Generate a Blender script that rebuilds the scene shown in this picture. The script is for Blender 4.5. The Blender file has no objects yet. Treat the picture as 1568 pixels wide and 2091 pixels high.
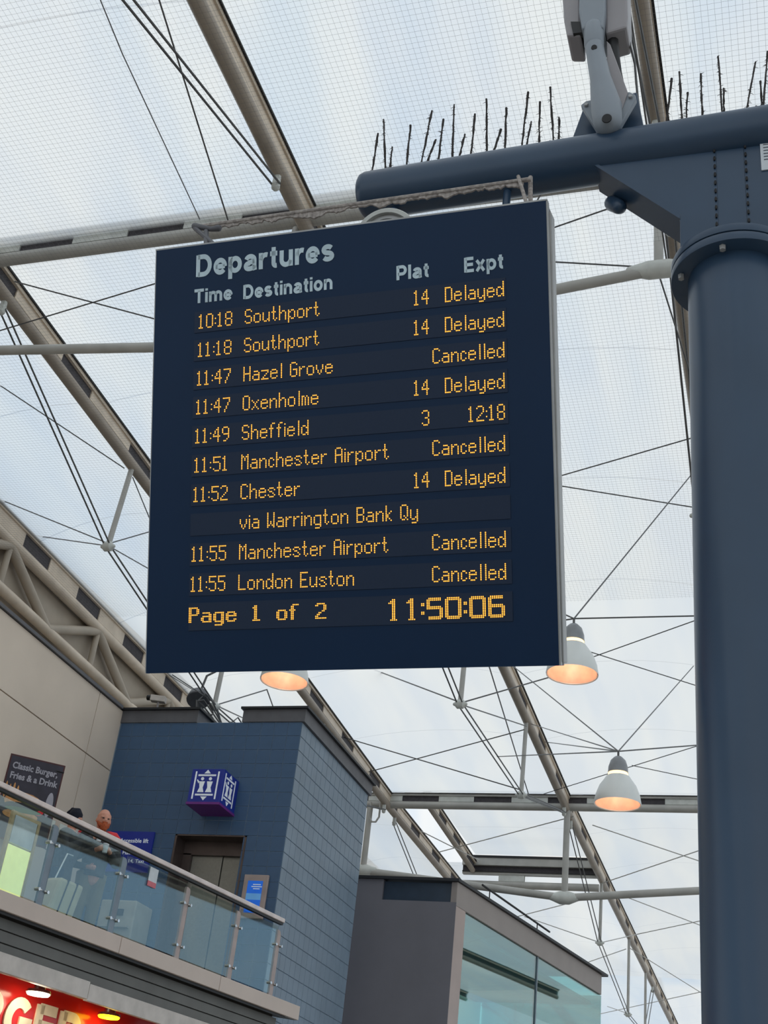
import bpy, bmesh, math, random
from mathutils import Vector, Matrix
import numpy as np
random.seed(7)
C = bpy.context.scene.collection
scene = bpy.context.scene

# ---------------------------------------------------------------- camera
W, H, F = 1568, 2091, 2580.0
_z = np.array([546, -4445, F]); _z = _z / np.linalg.norm(_z)
_x = np.array([8300, -480, -F]); _x = _x - _z * (_x @ _z); _x = _x / np.linalg.norm(_x)
_y = np.cross(_z, _x)
R = np.array([_x, _y, _z])          # rows: world axes seen in the camera (right, down, forward)
EYE = Vector((0, 0, 1.6))
cam_data = bpy.data.cameras.new('camera'); cam = bpy.data.objects.new('camera', cam_data); C.objects.link(cam)
m = Matrix.Identity(4)
for i in range(3):
    m[i][0] = R[i][0]; m[i][1] = -R[i][1]; m[i][2] = -R[i][2]
m.translation = EYE
cam.matrix_world = m
cam_data.sensor_fit = 'VERTICAL'; cam_data.sensor_height = 24; cam_data.lens = 24 * F / H
cam_data.clip_start = 0.05; cam_data.clip_end = 500
scene.camera = cam

# ---------------------------------------------------------------- sky and exposure
world = bpy.data.worlds.new('overcast_sky'); scene.world = world; world.use_nodes = True
nt = world.node_tree; nt.nodes.clear()
wo = nt.nodes.new('ShaderNodeOutputWorld'); bg = nt.nodes.new('ShaderNodeBackground'); bg.inputs[1].default_value = 1.0
tc = nt.nodes.new('ShaderNodeTexCoord'); mp = nt.nodes.new('ShaderNodeMapping'); mp.inputs['Scale'].default_value = (3.4, 0.8, 1.2)
mp.inputs['Rotation'].default_value = (0, 0, 0.5); mp.inputs['Location'].default_value = (0.35, 0.2, 0)
ns = nt.nodes.new('ShaderNodeTexNoise'); ns.inputs['Scale'].default_value = 2.2; ns.inputs['Detail'].default_value = 4
cr = nt.nodes.new('ShaderNodeValToRGB'); cr.color_ramp.elements[0].position = 0.40; cr.color_ramp.elements[0].color = (0.42, 0.60, 0.80, 1)
cr.color_ramp.elements[1].position = 0.55; cr.color_ramp.elements[1].color = (0.90, 0.885, 0.845, 1)
nt.links.new(tc.outputs['Generated'], mp.inputs[0]); nt.links.new(mp.outputs[0], ns.inputs[0])
nt.links.new(ns.outputs['Fac'], cr.inputs[0]); nt.links.new(cr.outputs[0], bg.inputs[0]); nt.links.new(bg.outputs[0], wo.inputs[0])
scene.view_settings.view_transform = 'Standard'; scene.view_settings.look = 'None'
scene.view_settings.gamma = 1; scene.view_settings.use_curve_mapping = False
scene.view_settings.exposure = 0.19

# ---------------------------------------------------------------- geometry helpers (coordinates relative to the eye)
def ray(px, py): return R @ np.array([px - 784, py - 1045.5, F])
def at_y(px, py, v): d = ray(px, py); return Vector(d * v / d[1])
def at_x(px, py, v): d = ray(px, py); return Vector(d * v / d[0])
def at_z(px, py, v): d = ray(px, py); return Vector(d * v / d[2])
def at_plane(px, py, p, n):
    d = ray(px, py); return Vector(d * (np.dot(p, n) / np.dot(d, n)))
def at_depth(px, py, v): return Vector(ray(px, py) / F * v)

class MB:
    def __init__(s): s.v = []; s.f = []
    def add(s, vs, fs):
        b = len(s.v); s.v += [Vector(x) for x in vs]; s.f += [tuple(i + b for i in f) for f in fs]; return s
    def frame_box(s, o, ax, ay, az):
        """box from corner o along three edge vectors"""
        o, ax, ay, az = map(Vector, (o, ax, ay, az))
        vs = [o, o + ax, o + ax + ay, o + ay, o + az, o + ax + az, o + ax + ay + az, o + ay + az]
        fs = [(0, 3, 2, 1), (4, 5, 6, 7), (0, 1, 5, 4), (1, 2, 6, 5), (2, 3, 7, 6), (3, 0, 4, 7)]
        if ax.cross(ay).dot(az) < 0: fs = [f[::-1] for f in fs]
        return s.add(vs, fs)
    def box(s, x0, x1, y0, y1, z0, z1): return s.frame_box((x0, y0, z0), (x1 - x0, 0, 0), (0, y1 - y0, 0), (0, 0, z1 - z0))
    def tile(s, w, h, t, c):
        """chamfered tile: back in plane y=0, face at y=-t"""
        vs = [(0, 0, 0), (w, 0, 0), (w, 0, h), (0, 0, h), (0, -t * .6, 0), (w, -t * .6, 0), (w, -t * .6, h), (0, -t * .6, h), (c, -t, c), (w - c, -t, c), (w - c, -t, h - c), (c, -t, h - c)]
        fs = [(0, 3, 2, 1), (0, 1, 5, 4), (1, 2, 6, 5), (2, 3, 7, 6), (3, 0, 4, 7), (4, 5, 9, 8), (5, 6, 10, 9), (6, 7, 11, 10), (7, 4, 8, 11), (8, 9, 10, 11)]
        return s.add(vs, [f for f in fs])
    def path(s, pts, rad, n=10, caps=True, round_ends=False):
        pts = [Vector(p) for p in pts]
        if not hasattr(rad, '__len__'): rad = [rad] * len(pts)
        rad = list(rad)
        if round_ends:
            d0 = (pts[0] - pts[1]).normalized(); d1 = (pts[-1] - pts[-2]).normalized()
            a = [(math.sin(t), math.cos(t)) for t in (0.15, 0.6, 1.05)]
            h0 = [(pts[0] + d0 * rad[0] * ca, rad[0] * sa) for sa, ca in a]
            h1 = [(pts[-1] + d1 * rad[-1] * ca, rad[-1] * sa) for sa, ca in reversed(a)]
            pts = [p for p, r in h0] + pts + [p for p, r in h1]; rad = [r for p, r in h0] + rad + [r for p, r in h1]
        b = len(s.v); prev = None
        for i, p in enumerate(pts):
            t = (pts[min(i + 1, len(pts) - 1)] - pts[max(i - 1, 0)]).normalized()
            if prev is None:
                a = Vector((0, 0, 1)) if abs(t.z) < .9 else Vector((1, 0, 0)); u = t.cross(a).normalized()
            else:
                u = (prev - t * prev.dot(t)).normalized()
            prev = u; w = t.cross(u)
            for k in range(n):
                an = 2 * math.pi * k / n; s.v.append(p + (u * math.cos(an) + w * math.sin(an)) * rad[i])
        for i in range(len(pts) - 1):
            for k in range(n):
                k2 = (k + 1) % n
                s.f.append((b + i * n + k, b + i * n + k2, b + (i + 1) * n + k2, b + (i + 1) * n + k))
        if caps:
            s.f.append(tuple(b + k for k in range(n))[::-1]); s.f.append(tuple(b + (len(pts) - 1) * n + k for k in range(n)))
        return s
    def prism(s, pts, ext):
        ext = Vector(ext); pts = [Vector(p) for p in pts]; n = len(pts)
        nn = Vector((0, 0, 0))
        for i in range(n): nn += pts[i].cross(pts[(i + 1) % n])
        fs = [tuple(range(n)), tuple(range(n, 2 * n))[::-1]] + [(i, i + n, (i + 1) % n + n, (i + 1) % n) for i in range(n)]
        if nn.dot(ext) > 0: fs = [f[::-1] for f in fs]
        return s.add(pts + [p + ext for p in pts], fs)
    def lathe(s, o, axis, prof, n=32, close=False):
        """prof: (distance along axis, radius)"""
        o = Vector(o); t = Vector(axis).normalized(); a = Vector((0, 0, 1)) if abs(t.z) < .9 else Vector((1, 0, 0))
        u = t.cross(a).normalized(); w = t.cross(u); b = len(s.v)
        for d, r in prof:
            for k in range(n):
                an = 2 * math.pi * k / n; s.v.append(o + t * d + (u * math.cos(an) + w * math.sin(an)) * max(r, 1e-4))
        for i in range(len(prof) - 1):
            for k in range(n):
                k2 = (k + 1) % n; s.f.append((b + i * n + k, b + i * n + k2, b + (i + 1) * n + k2, b + (i + 1) * n + k))
        if close:
            s.f.append(tuple(b + k for k in range(n))[::-1]); s.f.append(tuple(b + (len(prof) - 1) * n + k for k in range(n)))
        return s
    def build(s, name, mat, parent=None, smooth=False, bevel=0):
        root = parent
        while root is not None and root.parent is not None: root = root.parent
        off = EYE - (root.location if root else Vector((0, 0, 0)))
        vs = [v + off for v in s.v]
        o0 = Vector((0, 0, 0))
        if parent is None:
            lo = Vector([min(v[i] for v in vs) for i in range(3)]); hi = Vector([max(v[i] for v in vs) for i in range(3)])
            o0 = Vector(((lo.x + hi.x) / 2, (lo.y + hi.y) / 2, lo.z)); vs = [v - o0 for v in vs]
        me = bpy.data.meshes.new(name); me.from_pydata([tuple(v) for v in vs], [], s.f); me.update()
        me.materials.append(mat)
        if smooth:
            for p in me.polygons: p.use_smooth = True
        o = bpy.data.objects.new(name, me); C.objects.link(o); o.location = o0
        if parent: o.parent = parent
        if bevel:
            md = o.modifiers.new('bevel', 'BEVEL'); md.width = bevel; md.segments = 2; md.limit_method = 'ANGLE'
        if smooth:
            md = o.modifiers.new('split', 'EDGE_SPLIT'); md.split_angle = math.radians(38)
        return o

def tag(o, label=None, cat=None, group=None, kind=None):
    if label: o['label'] = label
    if cat: o['category'] = cat
    if group: o['group'] = group
    if kind: o['kind'] = kind
    return o
def thing(name, loc, label, cat, group=None, kind=None):
    o = bpy.data.objects.new(name, None); C.objects.link(o); o.location = Vector(loc) + EYE; o.empty_display_size = .1
    return tag(o, label, cat, group, kind)
def structure(name, loc=(0, 0, 0)):
    o = bpy.data.objects.new(name, None); C.objects.link(o); o.location = Vector(loc) + EYE; o['kind'] = 'structure'; return o

# ---------------------------------------------------------------- materials
def lin(c): return tuple(((v / 255) / 12.92 if v / 255 <= .04045 else ((v / 255 + .055) / 1.055) ** 2.4) for v in c) + (1,)
def mat(name, col, rough=.5, metal=0, var=.12, scale=6, bump=0, emit=None, estr=0, spec=.5, coat=0):
    ma = bpy.data.materials.new(name); ma.use_nodes = True; t = ma.node_tree; b = t.nodes['Principled BSDF']
    c = lin(col)
    tc = t.nodes.new('ShaderNodeTexCoord'); no = t.nodes.new('ShaderNodeTexNoise'); no.inputs['Scale'].default_value = scale; no.inputs['Detail'].default_value = 5
    t.links.new(tc.outputs['Object'], no.inputs[0])
    rp = t.nodes.new('ShaderNodeValToRGB')
    rp.color_ramp.elements[0].position = .3; rp.color_ramp.elements[1].position = .7
    rp.color_ramp.elements[0].color = tuple(v * (1 - var) for v in c[:3]) + (1,)
    rp.color_ramp.elements[1].color = tuple(min(1, v * (1 + var)) for v in c[:3]) + (1,)
    t.links.new(no.outputs['Fac'], rp.inputs[0]); t.links.new(rp.outputs[0], b.inputs['Base Color'])
    b.inputs['Roughness'].default_value = rough; b.inputs['Metallic'].default_value = metal
    b.inputs['Specular IOR Level'].default_value = spec; b.inputs['Coat Weight'].default_value = coat
    if bump:
        bp = t.nodes.new('ShaderNodeBump'); bp.inputs['Strength'].default_value = bump; bp.inputs['Distance'].default_value = .01
        t.links.new(no.outputs['Fac'], bp.inputs['Height']); t.links.new(bp.outputs[0], b.inputs['Normal'])
    if emit:
        b.inputs['Emission Color'].default_value = lin(emit); b.inputs['Emission Strength'].default_value = estr
    return ma

M = {}
M['steel'] = mat('painted_grey_steel', (176, 174, 168), .45, .0, .12, 3, .02)
M['steel_warm'] = mat('painted_warm_steel', (216, 200, 180), .45, .0, .12, 3, .02)
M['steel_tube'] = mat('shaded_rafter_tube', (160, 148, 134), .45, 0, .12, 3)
M['plate'] = mat('pale_grey_plate', (204, 206, 200), .5)
M['recess'] = mat('dark_timber_recess', (62, 58, 62), .7, scale=20, var=.3)
M['gasket'] = mat('black_rubber_gasket', (28, 27, 28), .6)
M['cable'] = mat('galvanised_cable', (92, 92, 92), .45, .4)
M['net'] = mat('bird_net_twine', (120, 120, 122), .8)
M['blue_steel'] = mat('slate_blue_paint', (46, 68, 91), .32, 0, .1, 2.5, .03)
M['board_face'] = mat('navy_display_glass', (10, 40, 70), .38, 0, .06, 2, spec=.22)
M['module'] = mat('led_module_mask', (34, 48, 70), .55, 0, .25, 900, spec=.25)
M['silver'] = mat('silver_frame', (168, 168, 166), .4, .3)
M['letter'] = mat('pale_vinyl_lettering', (196, 216, 224), .5, emit=(176, 198, 204), estr=0)
M['led'] = mat('amber_led', (255, 150, 40), .5, emit=(255, 168, 58), estr=1.7)
M['wall'] = mat('cream_wall_panel', (224, 208, 190), .55, 0, .05, 1.2)
M['soffit'] = mat('dull_beige_soffit', (178, 166, 150), .6, 0, .1, 2)
M['joint'] = mat('dark_joint', (52, 48, 44), .8)
M['tile'] = mat('blue_glazed_tile', (62, 92, 124), .35, 0, .14, 2.0)
M['grout'] = mat('pale_grout', (150, 168, 186), .8)
M['coping'] = mat('grey_coping', (92, 92, 96), .5)
M['lid'] = mat('black_lid', (26, 28, 32), .5)
M['signblue'] = mat('deep_blue_sign', (20, 36, 122), .35, emit=(20, 44, 140), estr=.12)
M['purple'] = mat('purple_sign_base', (112, 40, 132), .4)
M['white'] = mat('white_pictogram', (226, 232, 238), .4, emit=(226, 232, 238), estr=.12)
M['bronze'] = mat('bronze_lift_surround', (96, 84, 80), .35, .5)
M['liftdoor'] = mat('brushed_lift_door', (150, 148, 140), .4, .6, .06, 30)
M['frame_pink'] = mat('brushed_bronze_frame', (168, 152, 146), .45, .3)
M['screen'] = mat('blue_screen', (20, 90, 190), .3, emit=(20, 96, 200), estr=.4)
M['rail'] = mat('satin_handrail', (215, 200, 192), .3, .5)
M['post'] = mat('grey_blue_post', (118, 130, 140), .4, .3)
M['chrome'] = mat('chrome_clamp', (210, 210, 208), .2, .9)
M['fascia'] = mat('pale_stone_fascia', (200, 184, 172), .5, 0, .05, 2)
M['band'] = mat('dark_grey_cladding', (104, 104, 100), .6, 0, .1, 3)
M['shopband'] = mat('cream_shop_canopy', (196, 188, 180), .5)
M['red'] = mat('glossy_red_sign', (200, 34, 28), .18, 0, .05, 2)
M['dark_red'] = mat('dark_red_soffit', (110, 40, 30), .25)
M['cream'] = mat('cream_sign_letter', (240, 220, 190), .4)
M['grey_wall'] = mat('grey_cladding', (112, 110, 116), .6, 0, .05, 2)
M['kiosk_fascia'] = mat('taupe_fascia', (150, 140, 134), .5, 0, .05, 2)
M['pillar'] = mat('pinkish_beige_pillar', (178, 160, 152), .5, 0, .05, 2)
M['dark_window'] = mat('dark_blue_recess', (44, 58, 74), .3)
M['teal'] = mat('pale_teal_room', (140, 176, 170), .6)
M['lampgrey'] = mat('lamp_grey_cap', (140, 142, 144), .35, .5)
M['lampshade'] = mat('spun_aluminium_shade', (222, 224, 220), .35, .25, .04, 3)
M['lampglow'] = mat('warm_lamp_band', (255, 214, 150), .5, emit=(255, 205, 140), estr=2.4)
M['lampinner'] = mat('warm_lamp_reflector', (222, 176, 154), .4, 0, .18, 9, emit=(255, 186, 150), estr=.12)
M['cctv'] = mat('grey_camera_casing', (150, 146, 148), .4, 0, .05, 5)
M['cctv_arm'] = mat('grey_bracket_casting', (138, 146, 154), .4, 0, .05, 5)
M['black'] = mat('black_plastic', (20, 20, 22), .5)
M['grime'] = mat('dusty_grime', (158, 150, 144), .95, 0, .35, 60, .4)
M['dusty'] = mat('dust_coated_spike', (54, 50, 48), .9, 0, .3, 60)
M['paper'] = mat('white_notice', (206, 212, 216), .7)
M['ink'] = mat('grey_print', (90, 96, 106), .8)
M['skin'] = mat('skin', (206, 146, 122), .55, 0, .08, 12)
M['beard'] = mat('ginger_beard', (164, 78, 40), .85, 0, .25, 80, .5)
M['coat'] = mat('charcoal_coat', (62, 62, 66), .85, 0, .2, 30, .2)
M['redcoat'] = mat('red_jacket_shoulder', (214, 50, 58), .7)
M['olive'] = mat('olive_trousers', (118, 108, 84), .85)
M['denim'] = mat('dark_navy_trousers', (36, 44, 62), .85)
M['wool'] = mat('navy_wool_hat', (20, 24, 38), .95, 0, .3, 90, .6)
M['tealcoat'] = mat('teal_jacket', (36, 104, 100), .8)
M['shoe'] = mat('dark_shoe', (38, 32, 30), .6)
M['case'] = mat('cream_suitcase', (206, 190, 156), .45)
M['wood'] = mat('pale_timber', (196, 170, 128), .6, 0, .15, 14)
M['lightbox'] = mat('lit_yellow_panel', (226, 232, 160), .5, emit=(226, 236, 150), estr=.55)
M['poster'] = mat('dark_menu_poster', (46, 42, 56), .5, 0, .3, 6)
M['poster_edge'] = mat('dark_red_frame', (72, 22, 24), .5)
M['chalk'] = mat('chalk_lettering', (170, 168, 178), .8)
M['bun'] = mat('toasted_bun', (206, 148, 92), .7, 0, .25, 20)
M['leaf'] = mat('lettuce_green', (60, 96, 50), .7)
M['ground'] = mat('pale_concourse_floor', (150, 144, 136), .25, 0, .15, .8)
M['machine'] = mat('beige_machine', (176, 170, 158), .5)
M['downwhite'] = mat('downlight_white', (255, 250, 220), .5, emit=(255, 248, 214), estr=9)
M['downyellow'] = mat('downlight_yellow', (255, 220, 40), .5, emit=(255, 205, 20), estr=6)

def roof_material():
    ma = bpy.data.materials.new('translucent_roof_membrane'); ma.use_nodes = True; t = ma.node_tree; t.nodes.clear()
    out = t.nodes.new('ShaderNodeOutputMaterial'); tr = t.nodes.new('ShaderNodeBsdfTransparent'); tl = t.nodes.new('ShaderNodeBsdfTranslucent')
    gl = t.nodes.new('ShaderNodeBsdfGlossy'); gl.inputs['Roughness'].default_value = .12
    mx = t.nodes.new('ShaderNodeMixShader'); mx.inputs[0].default_value = .74; mx2 = t.nodes.new('ShaderNodeMixShader')
    tr.inputs[0].default_value = (.90, .93, .95, 1); tl.inputs[0].default_value = (.92, .90, .85, 1)
    tc = t.nodes.new('ShaderNodeTexCoord'); se = t.nodes.new('ShaderNodeSeparateXYZ'); t.links.new(tc.outputs['Object'], se.inputs[0])
    # weld seams across the panel every 3 m
    mo = t.nodes.new('ShaderNodeMath'); mo.operation = 'PINGPONG'; mo.inputs[1].default_value = 1.5
    t.links.new(se.outputs['Y'], mo.inputs[0])
    lt = t.nodes.new('ShaderNodeMath'); lt.operation = 'LESS_THAN'; lt.inputs[1].default_value = .012; t.links.new(mo.outputs[0], lt.inputs[0])
    no = t.nodes.new('ShaderNodeTexNoise'); no.inputs['Scale'].default_value = .8; mp = t.nodes.new('ShaderNodeMapping'); mp.inputs['Scale'].default_value = (1.6, .25, 1)
    t.links.new(tc.outputs['Object'], mp.inputs[0]); t.links.new(mp.outputs[0], no.inputs[0])
    rp = t.nodes.new('ShaderNodeValToRGB'); rp.color_ramp.elements[0].position = .35; rp.color_ramp.elements[1].position = .65
    rp.color_ramp.elements[0].color = (.84, .86, .88, 1); rp.color_ramp.elements[1].color = (.97, .95, .90, 1)
    t.links.new(no.outputs['Fac'], rp.inputs[0])
    mc = t.nodes.new('ShaderNodeMixRGB'); mc.inputs[2].default_value = (.70, .70, .70, 1); t.links.new(lt.outputs[0], mc.inputs[0]); t.links.new(rp.outputs[0], mc.inputs[1])
    t.links.new(mc.outputs[0], tl.inputs[0])
    t.links.new(tr.outputs[0], mx.inputs[1]); t.links.new(tl.outputs[0], mx.inputs[2])
    fr = t.nodes.new('ShaderNodeFresnel'); fr.inputs[0].default_value = 1.25
    t.links.new(fr.outputs[0], mx2.inputs[0]); t.links.new(mx.outputs[0], mx2.inputs[1]); t.links.new(gl.outputs[0], mx2.inputs[2])
    t.links.new(mx2.outputs[0], out.inputs[0]); return ma
M['roof'] = roof_material()
def glass_material(name, tint, gloss):
    ma = bpy.data.materials.new(name); ma.use_nodes = True; t = ma.node_tree; t.nodes.clear()
    out = t.nodes.new('ShaderNodeOutputMaterial'); tr = t.nodes.new('ShaderNodeBsdfTransparent'); tr.inputs[0].default_value = tint
    gl = t.nodes.new('ShaderNodeBsdfGlossy'); gl.inputs['Roughness'].default_value = .02; gl.inputs[0].default_value = (.85, .95, .95, 1)
    mx = t.nodes.new('ShaderNodeMixShader'); mx.inputs[0].default_value = gloss
    no = t.nodes.new('ShaderNodeTexNoise'); no.inputs['Scale'].default_value = .7; bp = t.nodes.new('ShaderNodeBump'); bp.inputs['Strength'].default_value = .05; bp.inputs['Distance'].default_value = .02
    t.links.new(no.outputs['Fac'], bp.inputs['Height']); t.links.new(bp.outputs[0], gl.inputs['Normal'])
    t.links.new(tr.outputs[0], mx.inputs[1]); t.links.new(gl.outputs[0], mx.inputs[2]); t.links.new(mx.outputs[0], out.inputs[0]); return ma
M['glass'] = glass_material('balustrade_glass', (.88, .94, .93, 1), .11)
M['tealglass'] = glass_material('teal_tinted_glass', (.34, .68, .66, 1), .34)

# text as mesh
_cap = None
def text_mesh(s, offset=0, ext=.0008):
    cu = bpy.data.curves.new('t', 'FONT'); cu.body = s; cu.offset = offset; cu.extrude = ext; cu.resolution_u = 3
    o = bpy.data.objects.new('t', cu); C.objects.link(o); bpy.context.view_layer.update()
    dg = bpy.context.evaluated_depsgraph_get(); me = bpy.data.meshes.new_from_object(o.evaluated_get(dg))
    bpy.data.objects.remove(o); vs = [v.co.copy() for v in me.vertices]; fs = [tuple(p.vertices) for p in me.polygons]
    bpy.data.meshes.remove(me); return vs, fs
def text_part(name, s, ma, parent, o, xd, yd, width, cap, offset=.022, ext=.003):
    global _cap
    if _cap is None:
        v, _ = text_mesh('H', 0); _cap = max(p.y for p in v) - min(p.y for p in v)
    vs, fs = text_mesh(s, offset)
    x0 = min(v.x for v in vs); x1 = max(v.x for v in vs)
    sx = width / (x1 - x0); sy = cap / _cap; xd = Vector(xd).normalized(); yd = Vector(yd).normalized(); n = xd.cross(yd)
    z0 = min(v.z for v in vs); z1 = max(v.z for v in vs); sz = ext / max(z1 - z0, 1e-6)
    b = MB(); b.v = [Vector(o) + xd * (v.x - x0) * sx + yd * v.y * sy + n * (v.z - z0) * sz for v in vs]; b.f = fs
    return b.build(name, ma, parent)

def _arc(cx, cy, rx, ry, a0, a1, n=12):
    return [(cx + rx * math.cos(math.radians(a0 + (a1 - a0) * i / n)), cy + ry * math.sin(math.radians(a0 + (a1 - a0) * i / n))) for i in range(n + 1)]
def _glyphs():
    A = _arc
    return {
    'D': (.86, [[(.1, 0), (.1, 1)], [(.1, .91), (.40, .91)] + A(.40, .5, .36, .41, 90, -90) + [(.1, .09)]]),
    'P': (.78, [[(.1, 0), (.1, 1)], [(.1, .91), (.44, .91)] + A(.44, .66, .24, .25, 90, -90) + [(.1, .41)]]),
    'R': (.84, [[(.1, 0), (.1, 1)], [(.1, .91), (.46, .91)] + A(.46, .67, .24, .24, 90, -90) + [(.1, .43)], [(.46, .43), (.74, 0)]]),
    'B': (.82, [[(.1, 0), (.1, 1)], [(.1, .91), (.44, .91)] + A(.44, .71, .2, .20, 90, -90) + [(.1, .51)], [(.1, .51), (.46, .51)] + A(.46, .3, .25, .21, 90, -90) + [(.1, .09)]]),
    'U': (.84, [[(.1, 1), (.1, .4)] + A(.42, .4, .32, .31, 180, 360) + [(.74, 1)]]),
    'G': (.94, [A(.46, .5, .36, .41, 42, 318, 20) + [(.82, .24), (.82, .46), (.50, .46)]]),
    'E': (.76, [[(.1, 0), (.1, 1)], [(.1, .91), (.72, .91)], [(.1, .51), (.68, .51)], [(.1, .09), (.74, .09)]]),
    'T': (.80, [[(0, .91), (.80, .91)], [(.40, 0), (.40, .9)]]),
    'e': (.70, [[(.11, .36), (.62, .36)], A(.36, .365, .265, .28, -4, 322, 20)]),
    'p': (.73, [[(.1, -.28), (.1, .74)], A(.37, .365, .26, .28, 0, 360, 20)]),
    'a': (.70, [A(.35, .47, .23, .175, 165, 0) + [(.58, .16), (.61, 0)], [(.58, .42), (.30, .37)] + A(.27, .21, .17, .125, 90, 270) + A(.34, .26, .24, .175, 270, 350, 6)]),
    'r': (.46, [[(.1, 0), (.1, .74)], A(.38, .36, .27, .28, 170, 72, 8)]),
    't': (.42, [[(.21, .94), (.21, .22)] + A(.35, .22, .14, .13, 180, 285, 6), [(.02, .65), (.41, .65)]]),
    'u': (.70, [[(.1, .74), (.1, .30)] + A(.34, .30, .24, .22, 180, 350), [(.60, .74), (.60, 0)]]),
    'n': (.70, [[(.1, 0), (.1, .74)], A(.35, .42, .24, .235, 175, 0) + [(.59, 0)]]),
    'm': (1.10, [[(.1, 0), (.1, .74)], A(.325, .44, .22, .215, 175, 0) + [(.545, 0)], A(.77, .44, .22, .215, 175, 0) + [(.99, 0)]]),
    's': (.66, [A(.33, .515, .215, .14, 25, 260, 12) + A(.34, .23, .225, .14, 85, -155, 12)]),
    'i': (.20, [[(.1, 0), (.1, .74)], [(.1, .84), (.1, 1)]]), 'l': (.20, [[(.1, 0), (.1, 1)]]),
    'o': (.72, [A(.36, .365, .265, .28, 0, 360, 20)]),
    'x': (.72, [[(.08, 0), (.64, .74)], [(.64, 0), (.08, .74)]])}
def ribbon_text(name, s, ma, parent, o, xd, yd, width, cap, ext, hw=.110):
    gl = _glyphs(); total = sum(gl[c][0] for c in s) + .13 * (len(s) - 1)
    sx = width / total; xd = Vector(xd).normalized(); yd = Vector(yd).normalized(); nn = xd.cross(yd); b = MB(); x = 0
    for c in s:
        w, strokes = gl[c]
        for st in strokes:
            L = []; Rr = []; closed = math.hypot(st[0][0] - st[-1][0], st[0][1] - st[-1][1]) < 1e-6
            n = len(st)
            for i, p in enumerate(st):
                a = st[i - 1] if i > 0 else (st[-2] if closed else None); q = st[i + 1] if i < n - 1 else (st[1] if closed else None)
                ds = []
                if a is not None: ds.append((p[0] - a[0], p[1] - a[1]))
                if q is not None: ds.append((q[0] - p[0], q[1] - p[1]))
                ds = [(d[0] / max(math.hypot(*d), 1e-9), d[1] / max(math.hypot(*d), 1e-9)) for d in ds if math.hypot(*d) > 1e-9]
                tx, ty = sum(d[0] for d in ds), sum(d[1] for d in ds); l = math.hypot(tx, ty) or 1; tx, ty = tx / l, ty / l
                mit = 1 / max(.5, abs(tx * ds[0][0] + ty * ds[0][1]))
                L.append((p[0] - ty * hw * mit, p[1] + tx * hw * mit)); Rr.append((p[0] + ty * hw * mit, p[1] - tx * hw * mit))
            P = lambda t: Vector(o) + xd * (x + t[0]) * sx + yd * t[1] * cap
            for i in range(n - 1): b.prism([P(L[i]), P(Rr[i]), P(Rr[i + 1]), P(L[i + 1])], nn * ext)
        x += w + .13
    return b.build(name, ma, parent)

# ================================================================ SETTING
g = MB().box(-30, 30, -30, 80, -1.75, -1.6).build('floor', M['ground']); g['kind'] = 'structure'
def zr(y):  # roof height above the eye
    k = [(-30, 10.0), (9.9, 10.0), (28.2, 9.1), (46.5, 8.75), (70, 8.3)]
    for (a, za), (b, zb) in zip(k, k[1:]):
        if y <= b: return za + (zb - za) * (y - a) / (b - a)
    return k[-1][1]
XL, XB, XA, XD = -12.0, -9.25, -4.97, -0.93
XS = [XL, XB, XA, XD, 3.2, 7.4, 11.6]
YS = [-26.7, -8.4, 9.9, 28.2, 46.5, 66]

ceiling = structure('ceiling', (0, 10, 9))
def membrane(x0, x1, y0, y1, lift=.24, bulge=.28):
    n, k = 10, 16; b = MB(); vs = []
    for j in range(k + 1):
        y = y0 + (y1 - y0) * j / k
        for i in range(n + 1):
            x = x0 + (x1 - x0) * i / n
            u, v = i / n * 2 - 1, j / k * 2 - 1
            e = (1 - i / n) * (9.52 + (8.9 - 9.52) * (y - 5) / 25 + .32 - zr(y) - lift) if x0 == XL and -9 < y < 47 else 0
            vs.append((x, y, zr(y) + lift + e + bulge * (1 - u * u) * (1 - v ** 4)))
    b.add(vs, [(j * (n + 1) + i, (j + 1) * (n + 1) + i, (j + 1) * (n + 1) + i + 1, j * (n + 1) + i + 1) for j in range(k) for i in range(n)])
    return b.build('roof_membrane', M['roof'], ceiling, smooth=True)
for a, b_ in zip(XS, XS[1:]):
    for c, d in zip(YS, YS[1:]):
        if a == XB and c == 28.2:
            membrane(a + .95, b_, c + .1, 33.3, .38, .02); membrane(a, b_, 33.6, d)
        else:
            membrane(a, b_, c, d)

def beam(name, p, q, side, ma, label, cat, group=None, slot=(.75, 1.5), first=0.3, tube=.075, backing=True, both=True, h=.13):
    """tube below, row of cover plates with dark openings above it, top rail and black gasket"""
    p, q = Vector(p), Vector(q); t = (q - p).normalized(); L = (q - p).length
    sd = Vector(side); sd = (sd - t * sd.dot(t)).normalized(); up = t.cross(sd); up = up if up.z > 0 else -up
    r = thing(name, (p + q) / 2, label, cat, group)
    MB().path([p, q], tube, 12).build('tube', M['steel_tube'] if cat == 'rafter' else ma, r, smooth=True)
    o = p + up * tube * .9
    if backing: MB().frame_box(o - sd * .03, t * L, sd * .06, up * h).build('channel_back', M['recess'], r)
    MB().frame_box(o - sd * .075 + up * h, t * L, sd * .15, up * .05).build('top_rail', ma, r)
    MB().frame_box(o - sd * .10 + up * (h + .05), t * L, sd * .20, up * .025).build('gasket', M['gasket'], r)
    me = None; s = first; pl = M['plate'] if ma is M['steel'] else ma
    sides = (1, -1) if both else (1,)
    while s + slot[0] < L:
        s1 = min(s + slot[1] - slot[0], L)
        for e in sides:
            mb = MB().frame_box(o + t * s + sd * e * .031, t * (slot[1] - slot[0]), sd * e * .02, up * h)
            if me is None or True:
                mb.build('cover_plate', pl, r)
        s += slot[1]
    return r
def bp(x, y, dz=-.02): return (x, y, zr(y) + dz)
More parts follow.
